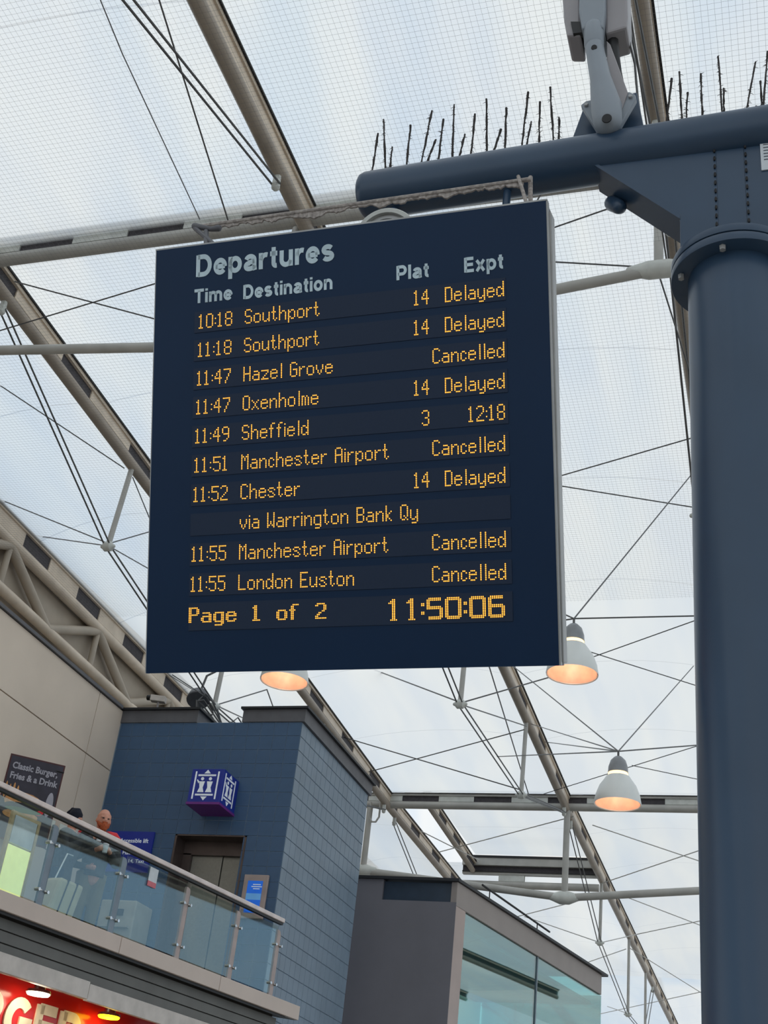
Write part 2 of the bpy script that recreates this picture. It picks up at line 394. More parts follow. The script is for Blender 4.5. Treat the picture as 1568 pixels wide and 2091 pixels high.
# cross beams
beam('roof_cross_beam', (XL, 9.9, 10.07), (11.6, 9.9, 10.07), (0, -1, 0), M['steel'], 'long grey cross beam with slotted band running behind the departure board', 'roof beam', first=.95, tube=.085)
beam('roof_cross_beam', (XL, 28.2, 9.08), (11.6, 28.2, 9.08), (0, -1, 0), M['steel'], 'distant grey cross beam with dark slots just above the small grey kiosk', 'roof beam', first=.5, slot=(.9, 1.75), tube=.09)
cbm = beam('roof_cross_beam', (XB + .6, 33.45, 8.62), (XA, 33.45, 8.62), (0, -1, 0), M['steel'], 'short far cross beam with bright open slots behind the kiosk roof', 'roof beam', backing=False, first=1.0, slot=(1.3, 2.0), tube=.10, h=.17)
MB().box(XB + .6, XA, 33.40, 33.5, 8.93, 9.10).build('dark_band', M['recess'], cbm)
MB().box(XB + .6, XA, 33.30, 33.5, 9.10, 9.30).build('girder', M['steel'], cbm)
MB().box(XB + .6, XA, 33.28, 33.5, 9.30, 9.36).build('girder_cap', M['gasket'], cbm)
# rafters
names = {XB: 'left rafter', XA: 'middle rafter', XD: 'right rafter beside the column'}
for x in (XB, XA, XD):
    for (y0, y1, w) in ((-8.4, 9.9, 'stretch overhead before the slotted cross beam'), (9.9, 28.2, 'stretch between the two long cross beams'), (28.2, 66, 'stretch beyond the distant cross beam')):
        if x == XD and y0 == 28.2: pass
        yy = [y0, y1] if y1 < 60 else [y0, 46.5, 66]
        for a, b_ in zip(yy, yy[1:]):
            beam('roof_rafter', bp(x, a, -.06), bp(x, b_, -.06), (1, 0, 0), M['steel_warm'], 'beige %s, %s' % (names[x], w if a < 40 else 'farthest stretch low in the picture'), 'rafter',
                 slot=((.02, 6.0) if x == XA and y0 < 0 else (.85, 2.1)), first=(.6 if y0 > 0 else .3), tube=.085, h=.15)
for x in (3.2, 7.4, 11.6):
    beam('roof_rafter', bp(x, -8.4, -.06), bp(x, 46.5, -.06), (1, 0, 0), M['steel_warm'], 'beige rafter outside the frame to the right, %s' % {3.2: 'nearest the column', 7.4: 'second past the column', 11.6: 'third past the column'}[x], 'rafter', slot=(2, 4), both=False)
beam('roof_rafter', (XB + .9, 28.3, 9.2), (XB + .9, 33.3, 8.95), (1, 0, 0), M['steel_warm'], 'short beige rafter doubling the left rafter past the distant cross beam', 'rafter', tube=.07, h=.12)

# ---- left eaves truss, backing wall
eave = beam('eaves_truss', (XL, 5, 9.52), (XL, 30, 8.9), (1, 0, 0), M['steel_warm'], 'beige eaves truss with slotted band and diagonal webs above the cream wall', 'roof truss', slot=(.85, 1.85), first=.4, tube=.10, h=.24, both=False)
def ez(y): return 9.52 + (8.9 - 9.52) * (y - 5) / 25
MB().path([(XL, 5, ez(5) - .80), (XL, 30, ez(30) - .80)], .09, 12).build('bottom_chord', M['steel_warm'], eave, smooth=True)
y = 6.1
k = 0
while y < 28:
    y2 = y + 1.55
    a, b_ = (ez(y) - .05, ez(y2) - .78) if k % 2 == 0 else (ez(y) - .78, ez(y2) - .05)
    MB().path([(XL, y, a), (XL, y2, b_)], .085, 10).build('web_member', M['soffit'], eave, smooth=True)
    if k % 2 == 0: MB().path([(XL, y, a), (XL, y, ez(y) - .78)], .06, 10).build('web_member', M['soffit'], eave, smooth=True)
    y = y2; k += 1
wl = structure('wall_eaves', (-12.5, 18, 6))
MB().box(-12.4, -12.14, -5, 45, 6.4, 9.85).build('backing_sheet', M['soffit'], wl)
MB().box(-12.14, -11.9, -5, 45, 8.0, 8.05).build('ledge', M['soffit'], wl)

# ---- cream wall with panels
FZ = 2.70   # balcony floor height over the eye
wall = structure('wall_left', (-10.3, 10, FZ))
MB().box(-10.45, -10.24, 4, 17, FZ - .3, 6.93).build('joint_backing', M['joint'], wall)
ycuts = [4, 8.6, 12.4, 16.2, 17.0]; zcuts = [FZ, 4.35, 5.95, 6.95]
for a, b_ in zip(ycuts, ycuts[1:]):
    for c, d in zip(zcuts, zcuts[1:]):
        MB().box(-10.24, -10.2, a + .008, b_ - .008, c + .008, d - .008).build('wall_panel', M['wall'], wall, bevel=.004)
MB().box(-10.6, -10.16, 4, 16.9, 6.95, 7.0).build('wall_capping', M['coping'], wall)
MB().box(-12.4, -10.65, -5, 30, 6.5, 6.6).build('gutter_floor', M['soffit'], wall)

# ================================================================ LIFT SHAFT
SY, SX, ST = 17.0, -7.09, 6.75
shaft = thing('lift_shaft', (-8.6, 18.7, FZ), 'blue tiled lift shaft with flat roof standing behind the balcony', 'lift shaft')
DX0, DX1, DZ = -8.86, -7.70, 4.975
# core with door recess
co = MB()
co.box(-10.22, DX0, SY + .01, SY + .5, FZ - .5, ST); co.box(DX1, SX - .012, SY + .01, SY + .5, FZ - 3.2, ST)
co.box(DX0, DX1, SY + .01, SY + .5, DZ, ST); co.box(-10.22, SX - .012, SY + .5, 20.44, FZ - 3.2, ST)
co.box(DX0, DX1, SY + .01, SY + .5, FZ - 3.2, FZ)
co.build('core', M['grout'], shaft)
ts = .2214; g_ = .006
tm = MB().tile(ts - g_, ts - g_, .007, .003)
tmesh = bpy.data.meshes.new('tile'); tmesh.from_pydata([tuple(v) for v in tm.v], [], tm.f); tmesh.materials.append(M['tile'])
rows = int((ST - FZ) / ts) + 1
for i in range(14):
    for j in range(rows):
        x0 = SX - .002 - (i + 1) * ts; z0 = ST - (j + 1) * ts
        if x0 < -10.21: continue
        xc, zc = x0 + ts / 2, z0 + ts / 2
        if DX0 - .02 < xc < DX1 + .02 and zc < DZ + .05: continue
        o = bpy.data.objects.new('tile', tmesh); C.objects.link(o); o.parent = shaft
        o.location = Vector((x0, SY + .008, z0)) + EYE - shaft.location
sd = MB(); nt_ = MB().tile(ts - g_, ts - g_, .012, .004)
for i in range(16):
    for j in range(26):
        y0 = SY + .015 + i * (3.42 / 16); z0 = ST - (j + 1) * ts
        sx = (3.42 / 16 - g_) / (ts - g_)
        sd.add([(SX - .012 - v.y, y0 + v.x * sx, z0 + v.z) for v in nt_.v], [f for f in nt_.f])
tag(sd.build('side_tile', mat('sidelit_grey_blue_tile', (112, 130, 146), .4, 0, .1, 2), shaft), kind='stuff')  # paler than the front tiles: stronger light on this side partly put into the colour
# roof copings
for x0, x1 in ((-10.22, -8.86), (-8.09, -7.05)):
    MB().box(x0, x1, SY - .02, SY + 1.2 if x0 < -9 else 20.5, ST, ST + .2).build('parapet', M['coping'], shaft)
    MB().box(x0 - .03, x1 + .05, SY - .07, SY + 1.25 if x0 < -9 else 20.55, ST + .2, ST + .235).build('parapet_lid', M['lid'], shaft)
# lift door recess
dr = MB(); dr.box(DX0, DX1, SY - .005, SY + .42, DZ - .02, DZ + .0); dr.box(DX0, DX0 + .03, SY - .005, SY + .42, FZ, DZ); dr.box(DX1 - .03, DX1, SY - .005, SY + .42, FZ, DZ)
dr.box(DX0, DX1, SY + .3, SY + .42, DZ - .22, DZ - .02); dr.box(DX0, DX0 + .16, SY + .3, SY + .42, FZ, DZ - .2)
dr.build('door_surround', M['bronze'], shaft)
mid = (DX0 + .16 + DX1) / 2
for a, b_, yy in ((DX0 + .16, mid - .004, .36), (mid + .004, DX1 - .03, .38)):
    MB().box(a, b_, SY + yy, SY + yy + .04, FZ, DZ - .22).build('lift_door', M['liftdoor'], shaft, bevel=.004)

# lift sign cube
cy = 16.43; cx0, cx1, cz0, cz1 = -8.51, -7.975, 5.22, 5.79
q = [at_y(391, 1570, cy), at_y(458, 1570, cy), at_y(448, 1641, cy), at_y(383, 1644, cy)]
cx0 = (q[0].x + q[3].x) / 2; cx1 = (q[1].x + q[2].x) / 2; cz1 = (q[0].z + q[1].z) / 2; cz0 = (q[2].z + q[3].z) / 2
cube = thing('lift_sign', ((cx0 + cx1) / 2, 16.7, cz0), 'blue cube lift sign with white pictograms and purple underside over the lift doors', 'sign')
MB().box(cx0, cx1, cy, SY, cz0 + .03, cz1).build('sign_box', M['signblue'], cube, bevel=.006)
MB().box(cx0 - .01, cx1 + .01, cy - .01, SY, cz0, cz0 + .035).build('sign_base', M['purple'], cube)
def pictogram(o, xd, s, e=.006):
    xd = Vector(xd); n = xd.cross(Vector((0, 0, 1)))
    def P(u, v): return Vector(o) + xd * u * s + Vector((0, 0, 1)) * v * s
    b = MB()
    def rect(u0, v0, u1, v1): b.frame_box(P(u0, v0), P(u1, v0) - P(u0, v0), P(u0, v1) - P(u0, v0), n * e)
    rect(.12, .10, .165, .92); rect(.835, .10, .88, .92); rect(.22, .78, .78, .83); rect(.22, .20, .78, .25)
    def tri(a, c, d): b.prism([P(*a), P(*c), P(*d)], n * e)
    tri((.4, .86), (.6, .86), (.5, .97)); tri((.4, .17), (.6, .17), (.5, .06))
    for cx in (.37, .62):
        b.prism([P(cx + .05 * math.cos(k * .785), .70 + .05 * math.sin(k * .785)) for k in range(8)], n * e)
        b.prism([P(cx - .09, .62), P(cx + .09, .62), P(cx + .05, .44), P(cx + .10, .30), P(cx - .10, .30), P(cx - .05, .44)], n * e)
    b.prism([P(.28, .62), P(.22, .68), P(.2, .66), P(.26, .56)], n * e)
    return b
pictogram((cx0, cy, cz0 + .03), (1, 0, 0), cz1 - cz0 - .03).build('pictogram', M['white'], cube)
pictogram((cx1, cy, cz0 + .03), (0, 1, 0), cz1 - cz0 - .03).build('pictogram', M['white'], cube)

# blue information panel and call panel on the shaft
ip = thing('information_sign', (-9.5, SY, 4.4), 'blue sign with small white lettering on the tiles behind the bearded man', 'sign')
MB().box(-9.95, -9.2, SY - .04, SY - .004, 4.38, 4.99).build('panel', M['signblue'], ip)
text_part('lettering', 'Accessible lift', M['white'], ip, (-9.75, SY - .041, 4.82), (1, 0, 0), (0, 0, 1), .48, .06, .01)
text_part('lettering', 'Platforms', M['white'], ip, (-9.66, SY - .041, 4.64), (1, 0, 0), (0, 0, 1), .33, .05, .005)
text_part('lettering', '13 & 14, Taxi', M['white'], ip, (-9.72, SY - .041, 4.52), (1, 0, 0), (0, 0, 1), .44, .05, .005)
cpn = thing('lift_call_screen', (-7.42, SY, 3.9), 'small blue screen in a bronze frame to the right of the lift doors', 'screen')
MB().box(-7.62, -7.24, SY - .05, SY - .004, 3.78, 4.40).build('screen_frame', M['frame_pink'], cpn, bevel=.01)
MB().box(-7.545, -7.315, SY - .056, SY - .045, 3.86, 4.31).build('screen', M['screen'], cpn)
for k, (z, w) in enumerate(((4.25, .12), (4.22, .16), (4.19, .10))):
    MB().box(-7.40 - w / 2, -7.40 + w / 2, SY - .06, SY - .055, z, z + .012).build('text_line', M['white'], cpn)
MB().box(-7.545, -7.315, SY - .059, SY - .055, 4.04, 4.13).build('pale_bar', mat('pale_blue_bar', (90, 150, 205), .4, emit=(90, 150, 205), estr=.3), cpn)
mc = thing('ticket_cabinet', (-9.2, 16.7, FZ), 'beige cabinet with a dark slot standing against the lift shaft', 'cabinet')
MB().box(-9.55, -8.98, 16.45, 16.97, FZ + .02, FZ + 1.15).build('cabinet_body', M['machine'], mc, bevel=.02)
MB().box(-9.36, -9.16, 16.43, 16.455, FZ + .93, FZ + 1.02).build('display', M['black'], mc)
MB().box(-9.5, -9.03, 16.38, 16.46, FZ + .76, FZ + .79).build('shelf', M['machine'], mc)

# small camera and floodlight near the shaft roof
sc = thing('security_camera', (-9.4, 17.2, ST + .24), 'small white security camera standing on the lift shaft roof', 'camera')
a = at_y(322, 1428, 17.1)
MB().path([(a.x + .02, 17.1, ST + .2), (a.x + .02, 17.1, a.z - .04)], .015, 8).build('stand', M['cctv'], sc)
MB().frame_box(a + Vector((-.10, -.08, -.04)), (.24, .05, -.015), (-.02, .12, 0), (0, 0, .10)).build('housing', M['shopband'], sc, bevel=.01)
MB().path([a + Vector((-.17, -.03, .02)), a + Vector((-.09, -.03, .015))], .045, 12).build('lens_hood', M['black'], sc)
a = at_x(405, 1428, -9.5)
fl = thing('floodlight', a, 'dark floodlight hanging on the roof cables above the lift shaft', 'lamp')
MB().lathe(a + Vector((0, 0, .1)), (.25, -.5, -1), [(0, .05), (.04, .17), (.16, .20), (.18, .19)], 20, True).build('lamp_head', M['coping'], fl, smooth=True)
MB().path([a + Vector((0, 0, .1)), a + Vector((.05, .05, .45)), a + Vector((.2, .15, .6))], .02, 6).build('bracket', M['cable'], fl)

# ================================================================ BALCONY
bd = Vector((1.05, 5.6, 0)).normalized(); bi = Vector((-bd.y, bd.x, 0))      # along, inward
P0 = Vector((-7.85, 11.0, 0)); NB = np.array([-bi.x, -bi.y, 0.0])
def B(s, w, z): return P0 + bd * s + bi * w + Vector((0, 0, z))
def s_of(px, py, w=0):
    v = at_plane(px, py, np.array(B(0, w, 0)), NB); return (v - P0).dot(bd), v.z
SE = 6.38
bal = thing('balcony', B(1, 0, 2), 'upper level balcony slab edge with pale fascia over dark grey cladding', 'balcony')
def bb(s0, s1, w0, w1, z0, z1, name, ma, parent, **k):
    return MB().frame_box(B(s0, w0, z0), bd * (s1 - s0), bi * (w1 - w0), Vector((0, 0, z1 - z0))).build(name, ma, parent, **k)
cuts = [-6, -2.4, .25, 2.35, 4.4, SE]
for a, b_ in zip(cuts, cuts[1:]):
    bb(a + .004, b_ - .004, -.06, .0, 2.52, FZ, 'fascia_panel', M['fascia'], bal, bevel=.006)
MB().prism([B(-6, 0, 2.52), B(SE, 0, 2.52), B(SE - .35, .30, 2.52), (SX + .03, 16.97, 2.52), (-10.15, 16.97, 2.52), (-10.15, 5.0, 2.52)], (0, 0, .18)).build('floor_slab', M['band'], bal)
bb(-6, SE - .3, -.02, .0, 2.49, 2.52, 'drip_edge', M['black'], bal)
for z0, z1 in ((2.14, 2.25), (2.26, 2.37), (2.38, 2.49)):
    bb(-6, SE - .32, .10, .5, z0, z1 - .004, 'cladding_board', M['band'], bal)
bb(-6, SE - .4, .12, .52, 2.13, 2.52, 'cladding_backing', M['joint'], bal)
# handrail and posts
rl = thing('glass_balustrade', B(2, 0, FZ), 'glass balustrade with satin handrail and flat posts on the balcony edge', 'railing')
bb(-6, 5.72, -.045, .03, 3.66, 3.72, 'handrail', M['rail'], rl, bevel=.012)
bb(-6, 5.70, -.03, .02, 3.63, 3.66, 'handrail_channel', M['black'], rl)
posts = [-3.0, -1.6, -.35, .97, 2.2, 3.5, 4.66, 5.68]
for i, s in enumerate(posts):
    pz = 3.56
    MB().prism([B(s - .05, .0, FZ - .02), B(s + .05, .0, FZ - .02), B(s + .05, .0, pz - .06), B(s + .03, .0, pz - .015), B(s, .0, pz), B(s - .05, .0, pz)], bi * .03).build('post', M['post'] if i < 5 else M['frame_pink'], rl, bevel=.003)
    for zc in (2.86, 3.36):
        for e in (-1, 1):
            MB().path([B(s + e * .07, -.03, zc), B(s + e * .07, .035, zc)], .018, 10).build('glass_clamp', M['chrome'], rl)
            MB().path([B(s + e * .02, -.012, zc), B(s + e * .08, -.012, zc)], .009, 8).build('clamp_arm', M['chrome'], rl)
for a, b_ in zip(posts, posts[1:]):
    bb(a + .04, b_ - .04, .0, .012, FZ + .03, 3.60, 'glass_panel', M['glass'], rl)
nt2 = thing('notice', B(3.15, -.012, 3.3), 'small white and red notice stuck on the balustrade glass', 'notice')
s_, z_ = s_of(309, 1797)
bb(s_ - .07, s_ + .09, -.012, -.004, z_ - .02, z_ + .14, 'notice_sheet', M['paper'], nt2)
bb(s_ - .07, s_ + .09, -.012, -.004, z_ - .08, z_ - .02, 'notice_strip', mat('pink_strip', (206, 110, 120), .6), nt2)

# shop canopy
shop = thing('shop_front', B(0, .7, 1), 'red shop fascia sign with cream capital letters under a cream canopy band', 'shop sign')
for a, b_ in ((-6, 2.05), (2.05, 4.5)):
    bb(a + .003, b_ - .003, -.0, .06, 1.97 + (0 if a < 0 else -.015), 2.15 - (0 if a < 0 else .02), 'canopy_panel', M['shopband'], shop, bevel=.004)
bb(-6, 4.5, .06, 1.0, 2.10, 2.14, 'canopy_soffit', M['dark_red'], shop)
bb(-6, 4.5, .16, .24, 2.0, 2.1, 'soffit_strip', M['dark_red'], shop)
bb(-6, 4.5, .72, .8, .9, 2.1, 'sign_panel', M['red'], shop)
# letters on the sign
def sign_at(px, py): v = at_plane(px, py, np.array(B(0, .72, 0)), NB); return (v - P0).dot(bd), v.z
s0, z0 = sign_at(-2, 2118); s1, _ = sign_at(152, 2150); _, zt = sign_at(38, 2038)
ribbon_text('letter_row', 'GER', M['cream'], shop, B(s0, .72, z0), bd, (0, 0, 1), (s1 - s0), zt - z0, .02, .13)
ribbon_text('letter_row', 'BUR', M['cream'], shop, B(s0 - (s1 - s0) * 1.05, .72, z0), bd, (0, 0, 1), (s1 - s0), zt - z0, .02, .13)
for (px, py, ma, lb) in ((78, 2030, M['downwhite'], 'bright white round downlight under the shop canopy'), (222, 2077, M['downyellow'], 'yellow round downlight under the shop canopy')):
    v = at_z(px, py, 1.955)
    dl = thing('downlight', v, lb, 'lamp')
    MB().lathe(v + Vector((0, 0, .08)), (0, 0, -1), [(-.06, .06), (.035, .07), (.04, .13), (.07, .14), (.075, .125)], 24, True).build('trim_ring', M['chrome'], dl, smooth=True)
    MB().lathe(v, (0, 0, -1), [(0, .128), (.015, .115), (.025, .04)], 24, True).build('lamp_lens', ma, dl, smooth=True)
    L = bpy.data.lights.new('lamp_light', 'POINT'); L.energy = 3; L.color = (1, .9, .7) if ma is M['downwhite'] else (1, .7, .1); L.shadow_soft_size = .1
    lo = bpy.data.objects.new('lamp_light', L); C.objects.link(lo); lo.parent = dl; lo.location = (0, 0, -.12)

# hanging poster beside the cream wall
pr_ = at_y(134, 1564, 14.85); pl_ = at_z(23, 1538, pr_.z)
pd = (pr_ - pl_); pw = pd.length; pd = pd.normalized(); pn = pd.cross(Vector((0, 0, 1)))
po = thing('menu_poster', (pl_ + pr_) / 2 - Vector((0, 0, 1.2)), 'dark food poster with pale script and a burger picture beside the cream wall', 'poster')
ph = 1.15
MB().frame_box(pl_ - Vector((0, 0, ph)), pd * pw, -pn * .03, Vector((0, 0, ph))).build('poster_frame', M['poster_edge'], po)
MB().frame_box(pl_ + pd * .02 - Vector((0, 0, ph - .02)) + pn * .002, pd * (pw - .04), -pn * .01, Vector((0, 0, ph - .04))).build('poster_sheet', M['poster'], po)
text_part('lettering', 'Classic Burger,', M['chalk'], po, pl_ + pd * .06 - Vector((0, 0, .19)) + pn * .005, pd, (0, 0, 1), pw * .82, .085, .03)
text_part('lettering', 'Fries & a Drink', M['chalk'], po, pl_ + pd * .06 - Vector((0, 0, .33)) + pn * .005, pd, (0, 0, 1), pw * .86, .085, .03)
def disc(name, u, v, ru, rv, ma, dz=.004):
    c = pl_ + pd * u * pw - Vector((0, 0, v)) + pn * dz
    MB().prism([c + pd * ru * math.cos(k * .39) + Vector((0, 0, rv * math.sin(k * .39))) for k in range(16)], pn * .004).build(name, ma, po)
disc('burger_bun', .42, .62, .26, .13, M['bun']); disc('burger_patty', .42, .68, .24, .05, M['black'], .007); disc('lettuce', .45, .73, .25, .035, M['leaf'], .01)
disc('burger_bun', .42, .80, .24, .07, M['bun'], .006)
disc('drink_cup', .87, .58, .05, .17, M['chalk']); disc('sauce', .72, .66, .08, .10, M['redcoat'], .005)
for k in range(4): disc('potato_chip', .06 + .07 * k, .50 + .03 * (k % 2), .016, .12, M['bun'], .009)
MB().path([pr_ + Vector((0, 0, -.1)), pr_ + Vector((0, .0, -.1)) + pd * -.05, (-10.2, pl_.y + .1, pr_.z - .1)], .012, 6).build('wall_bracket', M['black'], po)

# ---- people
def limb(b, pts, rad, n=10): return b.path(pts, rad, n, True, True)
def finish(b, name, ma, parent, vox, smooth=2):
    o = b.build(name, ma, parent)
    r = o.modifiers.new('union', 'REMESH'); r.mode = 'VOXEL'; r.voxel_size = vox; r.use_smooth_shade = True
    if smooth:
        s = o.modifiers.new('soft', 'SMOOTH'); s.iterations = smooth; s.factor = .5
    return o
def person(root_pos, h, face, label, coat, trousers, arms, head_tilt=0, lean=0, hat=None, beard=None, hair=None, coat_len=.0):
    """face: unit vector the person faces; arms: list of (elbow offset, wrist offset) in (right, forward, up) as fractions of height"""
    g0 = Vector(root_pos); fw = Vector(face).normalized(); rt = fw.cross(Vector((0, 0, 1))).normalized()
    def Q(r, f, u): return g0 + rt * r * h + fw * (f + lean * max(0, u - .5)) * h + Vector((0, 0, u * h))
    p = thing('person', g0, label, 'person')
    b = MB()
    hc = Q(0, .012, .935)
    # head: skull, jaw, neck
    b.path([Q(0, .0, .885), Q(0, .004, .91), Q(0, .0, .95), Q(0, -.004, .958)], [.044 * h, .050 * h, .052 * h, .043 * h], 14, True, True)
    b.path([Q(0, .022, .885), Q(0, .030, .905), Q(0, .028, .93)], [.024 * h, .031 * h, .033 * h], 12, True, True)
    b.path([Q(0, .050, .922), Q(0, .062, .905), Q(0, .052, .902)], [.006 * h, .010 * h, .006 * h], 8, True, True)   # nose
    b.path([Q(-.016, .054, .888), Q(.016, .054, .888)], [.005 * h, .005 * h], 8, True, True)                       # mouth
    for e in (-1, 1):
        b.path([Q(e * .049, .0, .92), Q(e * .052, -.004, .905)], [.009 * h, .007 * h], 8, True, True)               # ear
        b.path([Q(e * .008, .053, .930), Q(e * .030, .047, .930)], [.006 * h, .006 * h], 8, True, True)             # brow
    b.path([Q(0, -.012, .80), Q(0, -.004, .87)], [.036 * h, .032 * h], 12)
    # torso and legs
    b.path([Q(0, 0, .50), Q(0, .004, .58), Q(0, .006, .68), Q(0, 0, .77), Q(0, -.004, .81)], [.078 * h, .072 * h, .082 * h, .085 * h, .05 * h], 14, True, True)
    for e in (-1, 1): b.path([Q(e * .035, 0, .785), Q(e * .10, 0, .785)], [.045 * h, .036 * h], 10, True, True)
    for e in (-1, 1):
        b.path([Q(e * .048, 0, .50), Q(e * .052, .01, .28), Q(e * .052, -.005, .05)], [.055 * h, .036 * h, .022 * h], 12, True, True)
        b.path([Q(e * .052, -.02, .02), Q(e * .056, .07, .014)], [.02 * h, .014 * h], 8, True, True)
    sleeves = []
    for e, (el, wr) in zip((-1, 1), arms):
        sh = Q(e * .112, 0, .785); E = Q(*el); Wp = Q(*wr)
        b.path([sh, E, Wp], [.034 * h, .026 * h, .017 * h], 10, True, True); sleeves.append((sh, E, Wp))
        d = (Wp - E).normalized(); up = Vector((0, 0, 1)); sid = d.cross(up).normalized(); up2 = sid.cross(d)
        palm = Wp + d * .035 * h
        b.path([Wp, palm], [.016 * h, .020 * h], 8, True, True)
        for k in range(4):     # four curled fingers
            o = palm + up2 * (k - 1.5) * .011 * h + d * .015 * h; ln = (.020, .024, .026, .022)[k] * h
            inn = -sid * e
            b.path([o, o + d * ln, o + d * ln * 1.3 + inn * ln, o + d * ln * .7 + inn * ln * 1.6], [.0052 * h, .005 * h, .0046 * h, .004 * h], 6, True, True)
        b.path([Wp + d * .015 * h + up2 * .014 * h, Wp + d * .04 * h + up2 * .03 * h - sid * e * .012 * h, Wp + d * .058 * h + up2 * .028 * h - sid * e * .022 * h], [.0075 * h, .006 * h, .005 * h], 6, True, True)
    finish(b, 'body', M['skin'], p, .0095, 1)
    # clothing
    c = MB()
    c.path([Q(0, 0, .50 - coat_len), Q(0, .0, .56), Q(0, .008, .68), Q(0, 0, .775), Q(0, -.006, .82)], [.098 * h, .088 * h, .10 * h, .10 * h, .052 * h], 16, True, False)
    for e in (-1, 1): c.path([Q(e * .03, 0, .785), Q(e * .108, 0, .782)], [.058 * h, .050 * h], 12, True, True)
    for sh, E, Wp in sleeves: c.path([sh, E, Wp - (Wp - E) * .03], [.048 * h, .039 * h, .027 * h], 12, True, False)
    finish(c, 'coat', coat, p, .014, 2)
    t = MB()
    for e in (-1, 1): t.path([Q(e * .046, 0, .53), Q(e * .054, .012, .28), Q(e * .054, -.004, .035)], [.066 * h, .047 * h, .034 * h], 12, True, False)
    finish(t, 'trousers', trousers, p, .014, 2)
    for e in (-1, 1):
        MB().path([Q(e * .052, -.03, .024), Q(e * .055, .03, .026), Q(e * .058, .082, .016)], [.024 * h, .026 * h, .018 * h], 10, True, True).build('shoe', M['shoe'], p, smooth=True)
    for e in (-1, 1):   # eyes
        MB().path([Q(e * .016, .058, .921), Q(e * .022, .056, .921)], .0045 * h, 8, True, True).build('eye', M['black'], p, smooth=True)
    if hat:
        k = MB(); k.path([Q(0, -.004, .938), Q(0, -.006, .962), Q(0, -.014, .985), Q(0, -.035, .998)], [.060 * h, .061 * h, .050 * h, .022 * h], 16, True, True)
        k.path([Q(0, -.05, .985), Q(0, -.065, .975)], [.018 * h, .014 * h], 10, True, True)
        finish(k, 'knitted_hat', hat, p, .008, 1)
    if beard:
        k = MB(); k.path([Q(-.040, .012, .896), Q(-.026, .038, .870), Q(0, .048, .862), Q(.026, .038, .870), Q(.040, .012, .896)], [.012 * h, .018 * h, .022 * h, .018 * h, .012 * h], 10, True, True)
        k.path([Q(0, .044, .864), Q(0, .045, .840), Q(0, .040, .818)], [.030 * h, .026 * h, .014 * h], 12, True, True)
        k.path([Q(-.018, .058, .893), Q(.018, .058, .893)], [.005 * h, .005 * h], 8, True, True)
        finish(k, 'beard', beard, p, .007, 1)
    if hair:
        k = MB(); k.path([Q(0, -.012, .915), Q(0, -.014, .945), Q(0, -.010, .968)], [.046 * h, .050 * h, .042 * h], 14, True, True)
        finish(k, 'hair', hair, p, .008, 1)
    return p, Q, rt, fw
mx = at_y(215, 1660, 14.2).x
man, MQ, mrt, mfw = person((mx, 14.2, FZ), 1.755, (.62, -.62, 0), 'bearded man with ginger beard in a dark coat with red shoulders behind the glass', M['coat'], M['olive'],
    [((-.15, .03, .62), (-.05, .17, .66)), ((.15, .03, .62), (.05, .17, .66))], beard=M['beard'])
for e in (-1, 1):
    MB().path([MQ(e * .06, .0, .818), MQ(e * .10, .005, .812), MQ(e * .138, .0, .79)], [.034 * 1.755, .040 * 1.755, .030 * 1.755], 12, True, True).build('red_shoulder_panel', M['redcoat'], man, smooth=True)
hp = MQ(0, .215, .668)
cu = thing('paper_cup', hp - Vector((0, 0, .04)), 'white paper cup held by the bearded man', 'cup')
MB().lathe(hp - Vector((0, 0, .05)), (0, 0, 1), [(0, .03), (.10, .038), (.105, .041), (.115, .036)], 16, True).build('cup_body', M['paper'], cu, smooth=True)
wy = 13.75; wx = at_y(150, 1660, wy).x
wom, WQ, wrt, wfw = person((wx, wy, FZ), 1.60, (.80, .15, 0), 'woman in a navy knitted hat and long charcoal coat raising a white cup', M['coat'], M['denim'],
    [((-.15, .02, .62), (-.12, .16, .60)), ((.15, .06, .66), (.03, .20, .79))], hat=M['wool'], coat_len=.10, lean=.05, hair=mat('brown_hair', (70, 50, 40), .8))
hp = WQ(.0, .235, .80)
cu = thing('paper_cup', hp - Vector((0, 0, .04)), 'white paper cup raised by the woman in the knitted hat', 'cup')
MB().lathe(hp - Vector((0, 0, .05)), (0, 0, 1), [(0, .03), (.10, .038), (.105, .041), (.115, .036)], 16, True).build('cup_body', M['paper'], cu, smooth=True)
ty = 11.9; tx = at_y(2, 1640, ty).x
person((tx - .42, ty + .0, FZ), 1.55, (.7, .5, 0), 'person in a teal jacket partly cut off at the left edge behind the glass', M['tealcoat'], M['denim'],
    [((-.15, .02, .62), (-.10, .16, .60)), ((.15, .06, .62), (.05, .18, .64))], hair=mat('dark_hair', (50, 36, 30), .8))
# suitcase, board stand and lit panel behind the glass
s_, z_ = s_of(133, 1845, .45)
o = B(s_ - .25, .45, FZ)
cs = thing('suitcase', o, 'cream wheeled suitcase with dark straps standing by the woman', 'suitcase')
MB().frame_box(o + Vector((0, 0, .06)), bd * .42, bi * .24, Vector((0, 0, .46)) + bd * .10).build('shell', M['case'], cs, bevel=.04)
for k in (.12, .28): MB().frame_box(o + bd * k + Vector((0, 0, .055)) - bi * .005, bd * .02, bi * .25, Vector((0, 0, .47)) + bd * .10).build('strap', M['shoe'], cs)
MB().path([o + bd * .2 + bi * .2 + Vector((0, 0, .5)), o + bd * .32 + bi * .2 + Vector((0, 0, .85)), o + bd * .42 + bi * .2 + Vector((0, 0, .85))], .009, 6).build('pull_handle', M['chrome'], cs)
for k in (.06, .34): MB().path([o + bd * k + bi * .03 + Vector((0, 0, .035)), o + bd * k + bi * .07 + Vector((0, 0, .035))], .035, 12).build('wheel', M['black'], cs)
s_, z_ = s_of(50, 1760, .5)
o = B(s_ - .35, .5, FZ)
